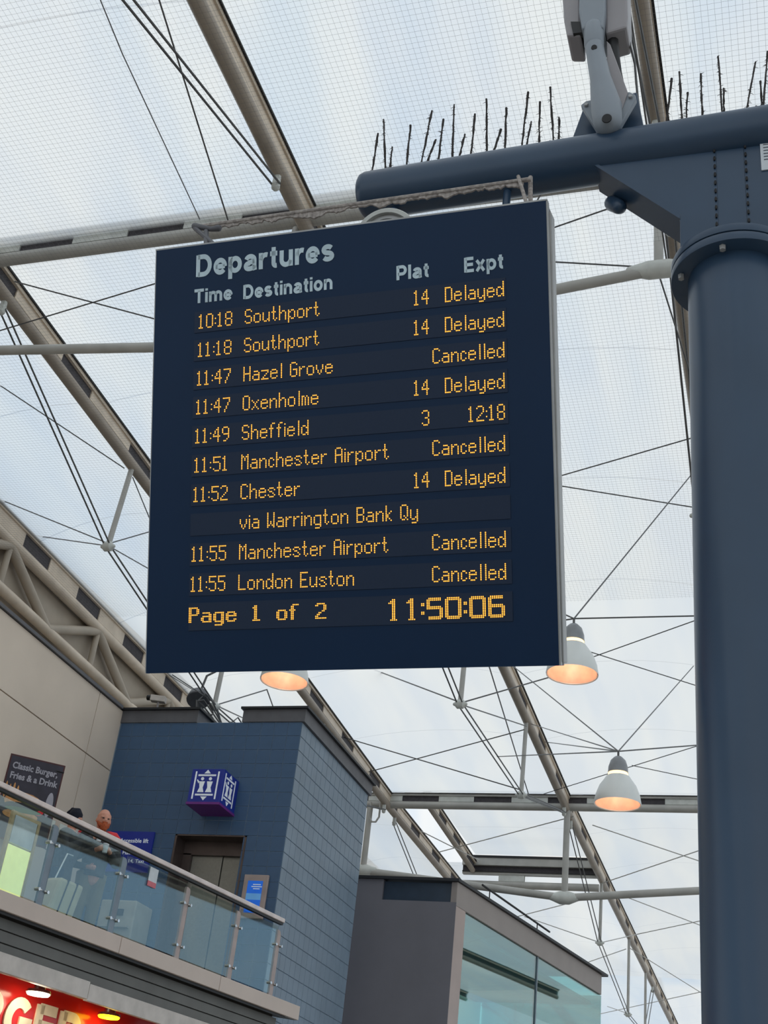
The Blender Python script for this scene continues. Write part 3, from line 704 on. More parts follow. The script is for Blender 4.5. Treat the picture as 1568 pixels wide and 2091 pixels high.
lp = thing('lit_menu_stand', o, 'timber menu stand with a glowing yellow panel near the left edge', 'stand')
for k in (0, .42): MB().frame_box(o + bd * k, bd * .04, bi * .04, Vector((0, 0, 1.0))).build('stand_leg', M['wood'], lp)
MB().frame_box(o + bd * .05 + Vector((0, 0, .12)), bd * .36, bi * .03, Vector((0, 0, .52))).build('lit_panel', M['lightbox'], lp)
MB().frame_box(o + bd * .05 + Vector((0, 0, .66)), bd * .36, bi * .03, Vector((0, 0, .30))).build('upper_panel', M['paper'], lp)
MB().frame_box(o + bd * .04 + Vector((0, 0, .96)), bd * .38, bi * .04, Vector((0, 0, .04))).build('cross_rail', M['wood'], lp)

# ================================================================ GREY KIOSK BUILDING
KY, KX, KT = 22.0, -5.77, 5.70
kd = Vector((1.48, 7.6, 0)).normalized(); ki = Vector((-kd.y, kd.x, 0)); KL = 7.72
ko = Vector((KX, KY, 0))
def K(s, w, z): return ko + kd * s + ki * w + Vector((0, 0, z))
def kb(s0, s1, w0, w1, z0, z1, name, ma, parent, **k):
    return MB().frame_box(K(s0, w0, z0), kd * (s1 - s0), ki * (w1 - w0), Vector((0, 0, z1 - z0))).build(name, ma, parent, **k)
ks = thing('kiosk_building', K(3, 1.5, .5), 'small grey flat roofed building with teal glazed side right of the lift shaft', 'building')
MB().prism([(-9.4, KY, -1.55), (KX, KY, -1.55), (KX, KY, 5.34), (-7.15, KY, 5.34), (-7.15, KY, 5.70), (-9.4, KY, 5.70)], (0, .25, 0)).build('front_wall', M['grey_wall'], ks)
MB().box(-7.15, KX, KY + .06, KY + .2, 5.34, 5.68).build('recessed_panel', M['dark_window'], ks)
MB().prism([(-9.4, KY - .05, 5.70), (KX + .03, KY - .05, 5.70), K(KL + .2, -.08, 5.70), K(KL + .2, 3.2, 5.70), (-9.4, KY + 6, 5.70)], (0, 0, .05)).build('roof_lid', M['lid'], ks)
kb(.0, KL, .0, .12, 5.28, 5.70, 'side_fascia', M['kiosk_fascia'], ks, bevel=.01)
kb(.0, .42, .0, .15, -1.55, 5.28, 'corner_pillar', M['pillar'], ks, bevel=.01)
kb(.0, KL - .1, .2, 3.0, 5.05, 5.12, 'room_ceiling', M['teal'], ks)
kb(.3, KL - .1, .15, 3.0, 1.9, 2.0, 'room_floor', M['teal'], ks)
for a, b_ in ((.44, 3.95), (3.99, KL + .1)):
    kb(a, b_, .04, .055, 2.0, 5.28, 'glass_pane', M['tealglass'], ks)
kb(KL + .08, KL + .1, .05, 2.9, 2.0, 5.28, 'glass_pane', M['tealglass'], ks)
kb(.4, KL, 2.9, 2.92, 2.0, 5.1, 'glass_pane', M['tealglass'], ks)
for s in (3.95, 1.5, 6.2): kb(s, s + .05, 2.8, 2.88, 2.0, 5.05, 'mullion', M['post'], ks)
kb(3.95, 3.99, .02, .08, 2.0, 5.28, 'mullion', M['post'], ks)
kb(.3, KL, .1, 2.9, -1.55, 1.9, 'lower_wall', M['grey_wall'], ks)

# ================================================================ ROOF CABLES AND TIES
def trussline(x, nodes, y0, y1, label, grp=None):
    r = thing('cable_truss', (x, (y0 + y1) / 2, 8), label, 'cable truss', grp)
    pts = [(y0, zr(y0) - .25)] + nodes + [(y1, zr(y1) - .25)]
    for (ya, za), (yb, zb) in zip(pts, pts[1:]):
        for e in (-.045, .045):
            MB().path([(x + e, ya, za), (x + e, yb, zb)], .013, 6).build('tension_rod', M['cable'], r, smooth=True)
    for (ya, za) in nodes:
        MB().path([(x, ya, za), (x, ya + .12, zr(ya) - .12)], .042, 10).build('strut', M['steel'], r, smooth=True)
        MB().path([(x - .09, ya, za), (x - .05, ya, za), (x + .05, ya, za), (x + .09, ya, za)], [.03, .075, .075, .03], 10, True, True).build('node_casting', M['plate'], r, smooth=True)
    for (ya, za) in (pts[0], pts[-1]):
        MB().path([(x, ya, za - .04), (x, ya, za + .14)], [.05, .04], 8, True, True).build('end_fork', M['plate'], r, smooth=True)
    return r
def tl(x, w): return 'double rod cable truss under %s, %s' % ({XB: 'left rafter', XA: 'middle rafter', XD: 'rafter beside the column'}[x], w)
for x in (XB, XA, XD):
    trussline(x, [(14.0, 8.27), (18.25, 7.53), (23.2, 7.70)], 10.4, 27.9, tl(x, 'in the middle roof bay'))
    trussline(x, [(-3.5, 7.6), (4.6, 8.35)] if x != XA else [(-4, 7.4), (1.0, 7.3)], -8, 9.0, tl(x, 'in the near roof bay overhead'))
    trussline(x, [(33.75, 7.30), (39.6, 6.57), (44, 6.7)], 28.8, 46.2, tl(x, 'in the far roof bay'))
# V shaped tie below each cross beam
def tie(yb, pts, rad, label):
    r = thing('roof_tie', (XA, yb, 8), label, 'roof tie')
    for a, b_ in zip(pts, pts[1:]):
        MB().path([(a[0], yb, a[1]), (b_[0], yb, b_[1])], rad, 12).build('tie_tube', M['steel'], r, smooth=True)
    for x, z in pts[1:-1]:
        MB().path([(x, yb, z), (x, yb, zr(yb) - .05)], rad * .85, 12).build('post', M['steel'], r, smooth=True)
        MB().path([(x - .28, yb, z + .01), (x - .1, yb, z), (x + .1, yb, z), (x + .28, yb, z + .01)], [rad * .95, rad * 1.7, rad * 1.7, rad * .95], 10, True, True).build('node_casting', M['plate'], r, smooth=True)
tie(9.9, [(-12.0, 8.98), (-9.25, 8.67), (XA - .12, 8.27), (-1.0, 8.744), (3.2, 8.9)], .058, 'bent grey tie tube below the first cross beam, passing behind the departure board')
tie(28.2, [(-12, 8.3), (-9.7, 7.49), (-4.95, 7.03), (-.93, 7.38), (3.2, 7.6)], .085, 'bent grey tie tube with posts below the distant cross beam')

def wires(label, segs, rad=.009, ma='cable'):
    r = thing('bracing_wires', segs[0][0], label, 'bracing wires')
    for a, b_ in segs: MB().path([a, b_], rad, 5).build('wire', M[ma], r)
    return r
def ext(a, b_, t0=0, t1=0): a, b_ = Vector(a), Vector(b_); return (a - (b_ - a) * t0, b_ + (b_ - a) * t1)
wires('crossed thin bracing wires left of the departure board', [
    ext(at_z(30, 575, 9.55), at_z(330, 655, 9.1), 0, .3), ext(at_z(0, 675, 9.55), at_z(330, 575, 9.55), .3, .25),
    ext(at_x(0, 787, -10.6), at_x(240, 947, XB + .05), .1, .06), (at_x(0, 1020, XL), at_x(222, 1110, XB)), ext(at_x(80, 1095, XL), at_x(222, 1115, XB), .25, 0),
    (at_x(222, 1110, XB), at_z(315, 1083, 9.0)), (at_x(222, 1115, XB), at_z(315, 1168, 8.8)), ext(at_x(275, 985, XB), at_z(312, 1075, 8.9), .12, .1),
    ext(at_z(325, 0, 9.7), at_z(465, 448, 9.7), .1, .02), (at_x(345, 1378, XL), at_x(440, 1437, XB)), (at_x(352, 1378, XB), at_x(440, 1436, XB))])
wires('bracing wires seen between the board and the blue column', [
    ext(at_z(1130, 465, 9.5), at_z(1245, 425, 9.5), .5, .1), ext(at_z(1135, 535, 9.0), at_z(1310, 545, 8.9), .5, .1),
    ext(at_z(1140, 973, 9.3), at_z(1410, 895, 9.3), .5, .1), ext(at_z(1143, 992, 9.3), at_z(1410, 1035, 9.3), .5, .1),
    ext(at_z(1215, 1340, 9.0), at_z(1411, 1270, 9.0), .35, .1), ext(at_z(1195, 1328, 9.0), at_z(1415, 1398, 9.0), .2, .1),
    ext(at_z(1290, 1565, 9.0), at_z(1418, 1525, 9.0), 1.6, .1), ext(at_z(1290, 1563, 9.0), at_z(1418, 1590, 9.0), .0, .1),
    ext(at_z(1345, 560, 8.7), at_z(1415, 780, 8.9), 0, .4), ext(at_z(1290, 50, 9.4), at_z(1362, 540, 8.8), .1, 0)])
wires('bracing wires meeting at the cable nodes under the board', [
    (at_x(700, 1505, XB), at_x(1060, 1612, XA)), (at_x(750, 1577, XB), at_x(1070, 1490, XA)), (at_x(765, 1368, XB + 1.2), at_x(942, 1435, XA)),
    ext(at_x(942, 1435, XA), at_z(1115, 1385, 8.6), 0, .6), (at_x(945, 1440, XA), at_z(1075, 1483, 9.0)), (at_x(440, 1440, XB), at_z(545, 1408, 8.6)), (at_x(440, 1440, XB), at_z(500, 1468, 8.4)),
    (at_z(545, 1408, 8.6), at_z(560, 1450, 8.8)), ext(at_z(1000, 1365, 8.9), at_z(1060, 1560, 8.9), .3, .45), (at_x(1065, 1618, XA), at_z(1150, 1655, 8.9))], .012)
wires('bracing wires in the far bays right of the kiosk', [
    ext(at_z(885, 1710, 8.9), at_z(965, 1750, 8.9), .3, .2), ext(at_z(915, 1735, 8.9), at_z(1115, 1682, 8.9), .1, .25), ext(at_z(1210, 1685, 8.8), at_z(1418, 1755, 8.8), 0, .35),
    ext(at_z(1240, 1800, 8.7), at_z(1418, 1740, 8.7), .08, .35), ext(at_z(1110, 1885, 8.5), at_x(1226, 1925, XA), .4, 0), (at_x(1226, 1925, XA), at_z(1300, 1908, 8.5)),
    ext(at_z(1300, 1908, 8.5), at_z(1418, 1883, 8.5), 0, .5), (at_z(1055, 1872, 8.5), at_z(1160, 1845, 8.5)), (at_z(1200, 1965, 8.4), at_z(1278, 1938, 8.4)),
    (at_z(1240, 2055, 8.2), at_x(1283, 2070, XA)), ext(at_z(1250, 2065, 8.2), at_z(1420, 2028, 8.2), .2, .5), ext(at_z(1300, 1945, 8.3), at_z(1420, 2020, 8.3), .1, .5),
    ext(at_z(1295, 1838, 8.7), at_z(1418, 1885, 8.7), .2, .5)], .013, ma='steel')
# conduit loop hanging under the far cross beam
a = at_y(764, 1668, 28.0)
hk = thing('hanging_hook', a, 'grey U shaped hook hanging under the distant cross beam beside the shaft', 'hook')
MB().path([a + Vector((-.12, 0, .35)), a + Vector((-.12, 0, 0)), a + Vector((-.05, 0, -.12)), a + Vector((.05, 0, -.12)), a + Vector((.12, 0, 0)), a + Vector((.12, 0, .35))], .025, 8).build('hook_bar', M['steel'], hk, smooth=True)
# loose antenna rod over the kiosk
a = at_z(985, 1807, 5.98); b_ = at_z(1122, 1903, 5.98)
tag(MB().path([a, b_], .02, 6).path([a + (b_ - a) * .1, (a + (b_ - a) * .1) - Vector((0, 0, .22))], .012, 6).path([a + (b_ - a) * .8, (a + (b_ - a) * .8) - Vector((0, 0, .22))], .012, 6).build('metal_rod', M['gasket']), 'thin dark slanting rod above the roof edge of the grey kiosk', 'rod')
# jumble of cables by the floodlight
cb = thing('loose_cables', at_x(440, 1440, XB), 'tangle of loose grey cables around the node above the lift shaft', 'cables')
for k in range(7):
    pts = []
    c0 = at_x(405 + 12 * k, 1415 + 6 * k, XB)
    for j in range(8):
        an = j / 7 * math.pi * 1.3 + k
        pts.append(c0 + Vector((.1 * math.sin(k * 2.1 + j), .45 * math.cos(an) + .12 * j, -.28 * abs(math.sin(an)))))
    MB().path(pts, .014, 5).build('loose_cable', M['cable'], cb, smooth=True)

# ---- bird net: grid of fine twine under the roof
NZ = 9.0
net = MB(); pitch = .056
def tri(a, b_, r):
    a, b_ = Vector(a), Vector(b_); t = (b_ - a).normalized(); u = Vector((0, 0, 1)); w = t.cross(u)
    net.add([a + u * r, a - u * r * .5 + w * r * .87, a - u * r * .5 - w * r * .87, b_ + u * r, b_ - u * r * .5 + w * r * .87, b_ - u * r * .5 - w * r * .87],
            [(0, 1, 4, 3), (1, 2, 5, 4), (2, 0, 3, 5)])
x = XL + .2
while x < 3: tri((x, 2, NZ + .25), (x, 17.5, NZ - .1), .00085); x += pitch
y = 2
while y < 17.5: tri((XL + .2, y, NZ + .25 - .35 * (y - 2) / 15.5), (3, y, NZ + .25 - .35 * (y - 2) / 15.5), .00085); y += pitch
tag(net.build('bird_net', M['net']), 'fine square mesh bird net stretched under the near roof panels', 'net', kind='stuff')
tag(MB().path([at_z(205, 0, 9.1), at_z(250, 110, 9.1), at_z(320, 260, 9.1), at_z(408, 448, 9.1)], .006, 5).build('net_seam', M['net']), 'knotted dark seam line running down the bird net at upper left', 'net seam')

# ================================================================ PENDANT LAMPS
def pendant(px, py, wpx, label, real=.50):
    dep = F * real / wpx; c = at_depth(px, py, dep); r = real / 2
    t = thing('pendant_lamp', c, label, 'pendant lamp', 'high bay pendant lamps')
    up = (0, 0, 1)
    MB().lathe(c, up, [(0, r), (.012, r * 1.01), (.10, r * .95), (.20, r * .80), (.28, r * .58), (.31, r * .50), (.305, r * .47), (.27, r * .54), (.19, r * .76), (.09, r * .91), (.006, r * .965), (0, r)], 40).build('shade', M['lampshade'], t, smooth=True)
    MB().lathe(c, up, [(.012, r * .95), (.09, r * .895), (.19, r * .745), (.27, r * .52), (.30, r * .2)], 40).build('reflector', M['lampinner'], t, smooth=True)
    MB().lathe(c, up, [(.29, r * .46), (.355, r * .42)], 32, True).build('glow_band', M['lampglow'], t, smooth=True)
    MB().lathe(c, up, [(.35, r * .44), (.42, r * .42), (.49, r * .33), (.53, r * .18), (.54, r * .12)], 32, True).build('ballast_cap', M['lampgrey'], t, smooth=True)
    MB().path([c + Vector((0, 0, .54)), c + Vector((0, 0, .60))], .012, 8).build('hanger', M['cable'], t)
    MB().lathe(c, up, [(.13, .02), (.17, .05), (.27, .05), (.29, .03)], 16, True).build('bulb', M['lampglow'], t, smooth=True)
    L = bpy.data.lights.new('lamp_light', 'POINT'); L.energy = 1.6; L.color = (1, .80, .64); L.shadow_soft_size = .05
    lo = bpy.data.objects.new('lamp_light', L); C.objects.link(lo); lo.parent = t; lo.location = (0, 0, .10)
    return c + Vector((0, 0, .60))
h1 = pendant(1168, 1378, 106, 'bell shaped pendant lamp half hidden by the lower right corner of the board')
h2 = pendant(1261, 1643, 95, 'bell shaped pendant lamp hanging lowest, fully visible over the distant beam')
h3 = pendant(580, 1392, 99, 'bell shaped pendant lamp seen from below under the board, over the shaft')
wires('suspension wires of the pendant lamps', [
    (h1, at_z(1415, 965, 9.2)), (h1, h1 + (at_depth(1120, 1240, 13) - h1) * 1.6), (h1, h1 + (at_depth(1411, 1258, 12.5) - h1) * 1.2), (h1, at_depth(1085, 1276, 13)),
    (h2, at_z(1416, 1360, 9.1)), (h2, at_x(1010, 1330, XA)), (h2, at_x(1083, 1478, XA)), (h2, at_x(1112, 1515, XA)), (h2, at_x(1015, 1545, XA)), ext(h2, at_depth(1420, 1522, 15), 0, .3),
    (h3, h3 + Vector((-3.4, 4, 1.5))), (h3, h3 + Vector((3, -2.5, 3.4)))], .008)

# ================================================================ BLUE COLUMN, ARM
cxx, cyy = -.105, 4.0
col = thing('column', (cxx, cyy, -1.6), 'thick slate blue round steel column on the right with flanged head and cantilever arm', 'column')
MB().lathe((cxx, cyy, -1.6), (0, 0, 1), [(0, .185), (5.06, .185)], 64, True).build('shaft', M['blue_steel'], col, smooth=True)
FZ2 = at_y(1525, 484, cyy - .25).z
MB().lathe((cxx, cyy, FZ2), (0, 0, 1), [(0, .25), (.038, .25)], 64, True).build('lower_flange', M['blue_steel'], col, smooth=True, bevel=.003)
MB().lathe((cxx, cyy, FZ2 + .038), (0, 0, 1), [(0, .243), (.006, .243)], 64, True).build('flange_gap', M['gasket'], col, smooth=True)
MB().lathe((cxx, cyy, FZ2 + .044), (0, 0, 1), [(0, .25), (.036, .25)], 64, True).build('upper_flange', M['blue_steel'], col, smooth=True, bevel=.003)
for k in range(6):
    an = k * math.pi / 3 + .35
    MB().lathe((cxx + .218 * math.cos(an), cyy + .218 * math.sin(an), FZ2 - .02), (0, 0, 1), [(0, .012), (.03, .014)], 6, True).build('flange_bolt', M['silver'], col)
AR = .112
def arm_axis(x): return 4.30 - AR
ax0 = -1.5 * 4.02 / 3.344; yl, yr = 4.02, 3.965
def ay(x): return yl + (yr - yl) * (x - ax0) / (0 - ax0)
armL = Vector((-1.762, ay(-1.762), 4.30 - AR)); armR = Vector((1.8, ay(1.8), 4.30 - AR))
dd = (armR - armL).normalized()
MB().lathe(armL, dd, [(0, AR * .80), (.012, AR * .93), (.035, AR), ((armR - armL).length, AR)], 48, True).build('arm', M['blue_steel'], col, smooth=True)
zt2 = FZ2 + .08
MB().path([(cxx, cyy, zt2 - .01), (cxx, cyy, 4.22)], .062, 24).build('stub_tube', M['blue_steel'], col, smooth=True)
# haunches: front plate and sloping bottom plate, left and right
yf = 3.93
tipL = at_y(1218, 338, yf); inn = at_y(1388, 448, yf)
for e in (1, -1):
    def mx_(x): return x if e == 1 else 2 * cxx - x
    pts = [(mx_(tipL.x), yf, 4.20), (mx_(tipL.x), yf, tipL.z), (mx_(inn.x), yf, inn.z), (mx_(inn.x), yf, zt2), (mx_(cxx - .055), yf, zt2), (mx_(cxx - .055), yf, 4.20)]
    MB().prism(pts, (0, .022, 0)).build('gusset_plate', M['blue_steel'], col, bevel=.003)
    bt = [(mx_(tipL.x) - e * .01, yf - .005, tipL.z), (mx_(inn.x), yf - .005, inn.z), (mx_(inn.x), yf - .005, inn.z + .02), (mx_(tipL.x) - e * .01, yf - .005, tipL.z + .02)]
    MB().prism(bt, (0, .16, 0)).build('sloping_plate', M['blue_steel'], col)
    MB().prism([(mx_(inn.x) - e * .0, yf + .135, inn.z), (mx_(inn.x), yf + .135, zt2), (mx_(cxx - .055), yf + .135, zt2), (mx_(cxx - .055), yf + .135, 4.2), (mx_(tipL.x), yf + .135, 4.2), (mx_(tipL.x), yf + .135, tipL.z)], (0, .02, 0)).build('gusset_plate', M['blue_steel'], col)
    for k in range(26):   # weld bead next to the stub
        z = zt2 + .02 + k * (4.12 - zt2 - .02) / 26
        if k % 2 == 0: MB().lathe((mx_(cxx - .062), yf - .004, z), (0, 0, 1), [(0, .004), (.010, .006), (.020, .004)], 6, True).build('weld_bead', M['gasket'], col)
MB().box(cxx - .055, cxx + .055, yf, yf + .02, zt2, 4.16).build('rear_web', M['blue_steel'], col)
a = at_y(1551, 285, yf - .004); b_ = at_y(1556, 348, yf - .004)
nn = thing('notice', a, 'white printed notice plate on the blue bracket at the right edge', 'notice')
MB().box(a.x, a.x + .13, yf - .006, yf - .001, b_.z, a.z).build('notice_sheet', M['paper'], nn)
for k in range(7): MB().box(a.x + .012, a.x + .11, yf - .008, yf - .006, a.z - .02 - k * .017, a.z - .0165 - k * .017).build('print_line', M['ink'], nn)
# round knob under the haunch
a = at_y(1258, 425, 4.05)
kn = thing('clamp_knob', a, 'dark rounded clamp end poking out under the sloping bracket plate', 'clamp')
MB().path([a + Vector((-.02, .02, .05)), a + Vector((.015, -.01, -.005))], [.035, .032], 14, True, True).build('clamp_end', M['blue_steel'], kn, smooth=True)

# ---- bird spikes
spL = [(105, 655, 130, 492), (140, 650, 143, 628), (160, 645, 150, 440), (172, 640, 182, 542), (233, 632, 250, 462), (285, 620, 328, 408), (305, 620, 343, 515), (350, 615, 370, 440), (405, 605, 410, 385), (425, 600, 450, 495), (470, 598, 488, 420), (515, 590, 518, 568), (530, 585, 530, 365), (548, 585, 582, 477), (597, 578, 603, 398), (632, 572, 640, 545), (657, 565, 683, 340), (672, 560, 694, 448), (722, 557, 727, 376), (755, 550, 765, 520), (782, 545, 764, 322), (795, 545, 797, 432)]
spR = [(1190, 475, 1212, 290), (1253, 462, 1241, 265), (1262, 460, 1271, 342), (1262, 462, 1290, 448), (1327, 455, 1320, 272), (1345, 450, 1348, 425), (1402, 438, 1383, 208), (1405, 438, 1404, 325), (1475, 430, 1521, 228), (1505, 425, 1525, 392), (1545, 420, 1566, 190), (1547, 420, 1540, 300)]
for lst, lb in ((spL, 'row of dusty bird spikes on the arm above the departure board'), (spR, 'row of dusty bird spikes on the arm right of the camera bracket')):
    a0 = at_y(lst[0][0] / 1.806 + 700, lst[0][1] / 1.806, 4.0)
    t = thing('bird_spikes', (a0.x, 4.0, 4.3), lb, 'bird spikes')
    xe = at_y(lst[-1][0] / 1.806 + 700, lst[-1][1] / 1.806, 4.0).x
    MB().box(a0.x - .02, xe + .03, 3.985, 4.015, 4.292, 4.304).build('base_strip', M['dusty'], t)
    for k, (x0, y0, x1, y1) in enumerate(lst):
        yy = 3.985 + .02 * ((k * 7) % 3)
        p = at_y(x0 / 1.806 + 700, y0 / 1.806, yy); q = at_y(x1 / 1.806 + 700, y1 / 1.806, yy + .02)
        p = Vector((p.x, yy, 4.298)); sp = MB(); n = 9
        pts = [p + (q - p) * i / n + Vector((random.uniform(-1, 1), 0, 0)) * .0015 for i in range(n + 1)]
        sp.path(pts, [.0042 + random.uniform(-.001, .0022) for _ in pts], 6)
        L = (q - p).length
        for i in range(int(L * 150)):      # dust and feather tufts
            f = random.random(); c = p + (q - p) * f; d = Vector((random.uniform(-1, 1), random.uniform(-.5, .5), random.uniform(-.7, .7))) * random.choice((.006, .010, .018))
            if d.length > 1e-3: sp.path([c, c + d * .6, c + d + Vector((0, 0, -.004))], [.0022, .0014, .0005], 4)
        sp.build('spike', M['dusty'], t)
        MB().box(p.x - .008, p.x + .008, yy - .008, yy + .008, 4.295, 4.312).build('spike_clip', M['dusty'], t)

# ---- CCTV camera on bracket
cy_ = 3.90
base = thing('cctv_camera', at_y(1240, 290, 3.95), 'large grey camera on a cast bracket standing on the blue arm', 'camera')
pb = [at_y(*p, 3.98) for p in ((1160, 305), (1194, 212), (1300, 188), (1320, 285))]
MB().prism(pb, (0, .10, 0)).build('mounting_block', M['blue_steel'], base, bevel=.004)
pp = [at_y(*p, cy_) for p in ((1186, 214), (1196, 206), (1285, 187), (1297, 193), (1299, 200), (1250, 284), (1232, 288))]
MB().prism(pp, (0, .03, 0)).build('bracket_plate', M['cctv_arm'], base, bevel=.004)
def cp(px, py, y=cy_ - .03): return at_y(px, py, y)
neck = [cp(1241, 250), cp(1238, 220), cp(1226, 160), cp(1216, 110), cp(1212, 85)]
MB().path(neck, [.062, .068, .047, .042, .042], 20, True, True).build('bracket_neck', M['cctv_arm'], base, smooth=True)
rib = [at_y(*p, cy_ - .01) for p in ((1238, 82), (1246, 90), (1282, 188), (1270, 220), (1240, 210))]
MB().prism(rib, (0, .025, 0)).build('bracket_rib', M['cctv'], base, bevel=.004)
for p in ((1197, 214), (1287, 197), (1239, 279)):
    a = cp(*p, cy_ - .006); MB().lathe(a, (0, -1, 0), [(0, .010), (.006, .008)], 12, True).build('bracket_bolt', M['silver'], base)
a = cp(1239, 242, cy_ - .095); MB().lathe(a, (0, -1, -.3), [(0, .022), (.004, .02)], 20, True).build('cable_hole', M['black'], base)
a = cp(1213, 97, cy_ - .073); MB().lathe(a, (0, -1, -.3), [(0, .014), (.004, .012)], 16, True).build('pivot_bolt', M['black'], base)
MB().path([cp(1213, 92), cp(1212, 60)], [.045, .047], 20, True, True).build('pivot_head', M['cctv_arm'], base, smooth=True)
def quadbox(pts, y, dep, name, ma, bev=.012): MB().prism([at_y(*p, y) for p in pts], (0, dep, 0)).build(name, ma, base, bevel=bev)
quadbox(((1186, 72), (1157, 72), (1151, 40), (1140, -120), (1184, -120)), cy_ - .02, .16, 'housing_left', M['cctv'])
quadbox(((1236, 68), (1280, 55), (1282, 30), (1278, -120), (1232, -120)), cy_ - .02, .16, 'housing_right', M['cctv'])
quadbox(((1187, 58), (1181, 20), (1186, -120), (1236, -120), (1236, 20), (1232, 55)), cy_ - .06, .18, 'tilt_cradle', M['cctv_arm'])
quadbox(((1170, 68), (1165, 44), (1184, 44), (1188, 66)), cy_ - .03, .03, 'recess', M['black'], 0)
MB().path([at_y(1247, 20, cy_ + .03), at_y(1252, 100, cy_ + .04), at_y(1262, 150, cy_ + .04), at_y(1276, 195, cy_ + .04)], [.030, .026, .018, .008], 10, True, True).build('cable_sleeve', M['black'], base, smooth=True)
MB().path([at_y(1279, 60, 4.0), at_y(1296, 130, 4.0), at_y(1302, 200, 4.02), at_y(1312, 275, 4.03)], .006, 6).build('camera_cable', M['cable'], base, smooth=True)

# ================================================================ DEPARTURE BOARD
U = Vector((0, -.368, .93)).normalized(); XV = Vector((1, 0, 0)); NO = XV.cross(U)    # NO points to the viewer
BS = 1.152; BL = at_depth(298, 1375, 4.6 * BS)
NO = NO if NO.y < 0 else -NO
def D(u, v, w=0): return BL + (XV * u + U * v + NO * w) * BS
BW, BH, BT = 1.512, 1.616, .10
board = thing('departure_board', D(BW / 2, 0, -.05), 'large navy departure board with amber dot matrix rows hanging from the arm', 'display board')
def dbox(u0, u1, v0, v1, w0, w1, name, ma, parent=board, **k):
    return MB().frame_box(D(u0, v0, w0), XV * (u1 - u0) * BS, U * (v1 - v0) * BS, NO * (w1 - w0) * BS).build(name, ma, parent, **k)
dbox(0, BW, 0, BH, -.012, 0, 'face_panel', M['board_face'])
dbox(.004, BW, .004, BH - .003, -BT, -.012, 'housing', M['coping'])
dbox(BW - .001, BW + .006, .0, BH, -.028, -.002, 'side_trim', M['silver'])
dbox(BW - .02, BW + .012, .012, BH - .03, -BT, -.028, 'side_trim', M['silver'], bevel=.004)
dbox(-.004, BW + .004, BH, BH + .006, -.03, .0, 'top_trim', M['silver'])
dbox(-.005, 0, 0, BH, -.03, -.003, 'side_trim', M['silver'])
for s, u0, u1, v, cap in (('Departures', .171, .7255, 1.4895, .0855), ('Time', .1652, .3206, 1.385, .0545), ('Destination', .3668, .7201, 1.3805, .0545), ('Plat', .9652, 1.0856, 1.3855, .0535), ('Expt', 1.2155, 1.356, 1.3855, .0545)):
    ribbon_text('heading', s, M['letter'], board, D(u0, v, .0005), XV, U, (u1 - u0) * BS, cap * BS, .0015)
# 5x9 dot matrix font (lower case uses rows 3-8, descenders rows 9-10)
G = {
'0': '01110 10001 10001 10001 10001 10001 10001 10001 01110', '1': '010 110 010 010 010 010 010 010 111',
'2': '01110 10001 00001 00001 00010 00100 01000 10000 11111', '3': '01110 10001 00001 00001 00110 00001 00001 10001 01110',
'4': '00010 00110 01010 01010 10010 11111 00010 00010 00010', '5': '11111 10000 10000 11110 00001 00001 00001 10001 01110',
'6': '00110 01000 10000 10000 11110 10001 10001 10001 01110', '7': '11111 00001 00001 00010 00010 00100 00100 01000 01000',
'8': '01110 10001 10001 10001 01110 10001 10001 10001 01110', '9': '01110 10001 10001 10001 01111 00001 00001 00010 01100',
':': '0 0 0 1 0 0 1 0 0', 'S': '01110 10001 10000 10000 01110 00001 00001 10001 01110',
'H': '10001 10001 10001 10001 11111 10001 10001 10001 10001', 'G': '01110 10001 10000 10000 10111 10001 10001 10001 01110',
'O': '01110 10001 10001 10001 10001 10001 10001 10001 01110', 'M': '10001 11011 10101 10101 10001 10001 10001 10001 10001',
'A': '01110 10001 10001 10001 11111 10001 10001 10001 10001', 'C': '01110 10001 10000 10000 10000 10000 10000 10001 01110',
'W': '10001 10001 10001 10001 10001 10101 10101 11011 10001', 'B': '11110 10001 10001 10001 11110 10001 10001 10001 11110',
'Q': '01110 10001 10001 10001 10001 10001 10101 10010 01101', 'L': '10000 10000 10000 10000 10000 10000 10000 10000 11111',
'E': '11111 10000 10000 10000 11110 10000 10000 10000 11111', 'D': '11110 10001 10001 10001 10001 10001 10001 10001 11110',
'P': '11110 10001 10001 10001 11110 10000 10000 10000 10000',
'a': '0 0 0 01110 00001 01111 10001 10001 01111', 'c': '0 0 0 0110 1001 1000 1000 1001 0110', 'd': '00001 00001 00001 01101 10011 10001 10001 10011 01101',
'e': '0 0 0 01110 10001 11111 10000 10001 01110', 'f': '0011 0100 0100 1110 0100 0100 0100 0100 0100', 'g': '0 0 0 01111 10001 10001 10001 10001 01111 00001 01110',
'h': '10000 10000 10000 10110 11001 10001 10001 10001 10001', 'i': '0 1 0 1 1 1 1 1 1', 'k': '1000 1000 1000 1001 1010 1100 1100 1010 1001',
'l': '01 01 01 01 01 01 01 01 01', 'm': '0 0 0 11010 10101 10101 10101 10101 10101', 'n': '0 0 0 10110 11001 10001 10001 10001 10001',
'o': '0 0 0 01110 10001 10001 10001 10001 01110', 'p': '0 0 0 10110 11001 10001 10001 11001 10110 10000 10000', 'r': '0 0 0 1011 1100 1000 1000 1000 1000',
's': '0 0 0 01110 10001 01100 00010 10001 01110', 't': '0100 0100 0100 1110 0100 0100 0100 0101 0010', 'u': '0 0 0 10001 10001 10001 10001 10011 01101',
'v': '0 0 0 10001 10001 10001 01010 01010 00100', 'x': '0 0 0 10001 01010 00100 00100 01010 10001', 'y': '0 0 0 10001 10001 10001 10001 10011 01101 00001 01110',
'z': '0 0 0 11111 00001 00010 00100 01000 11111'}
def glyph(ch): rows = G[ch].split(); w = max(len(r) for r in rows); return [r.ljust(w, '0') for r in rows], w
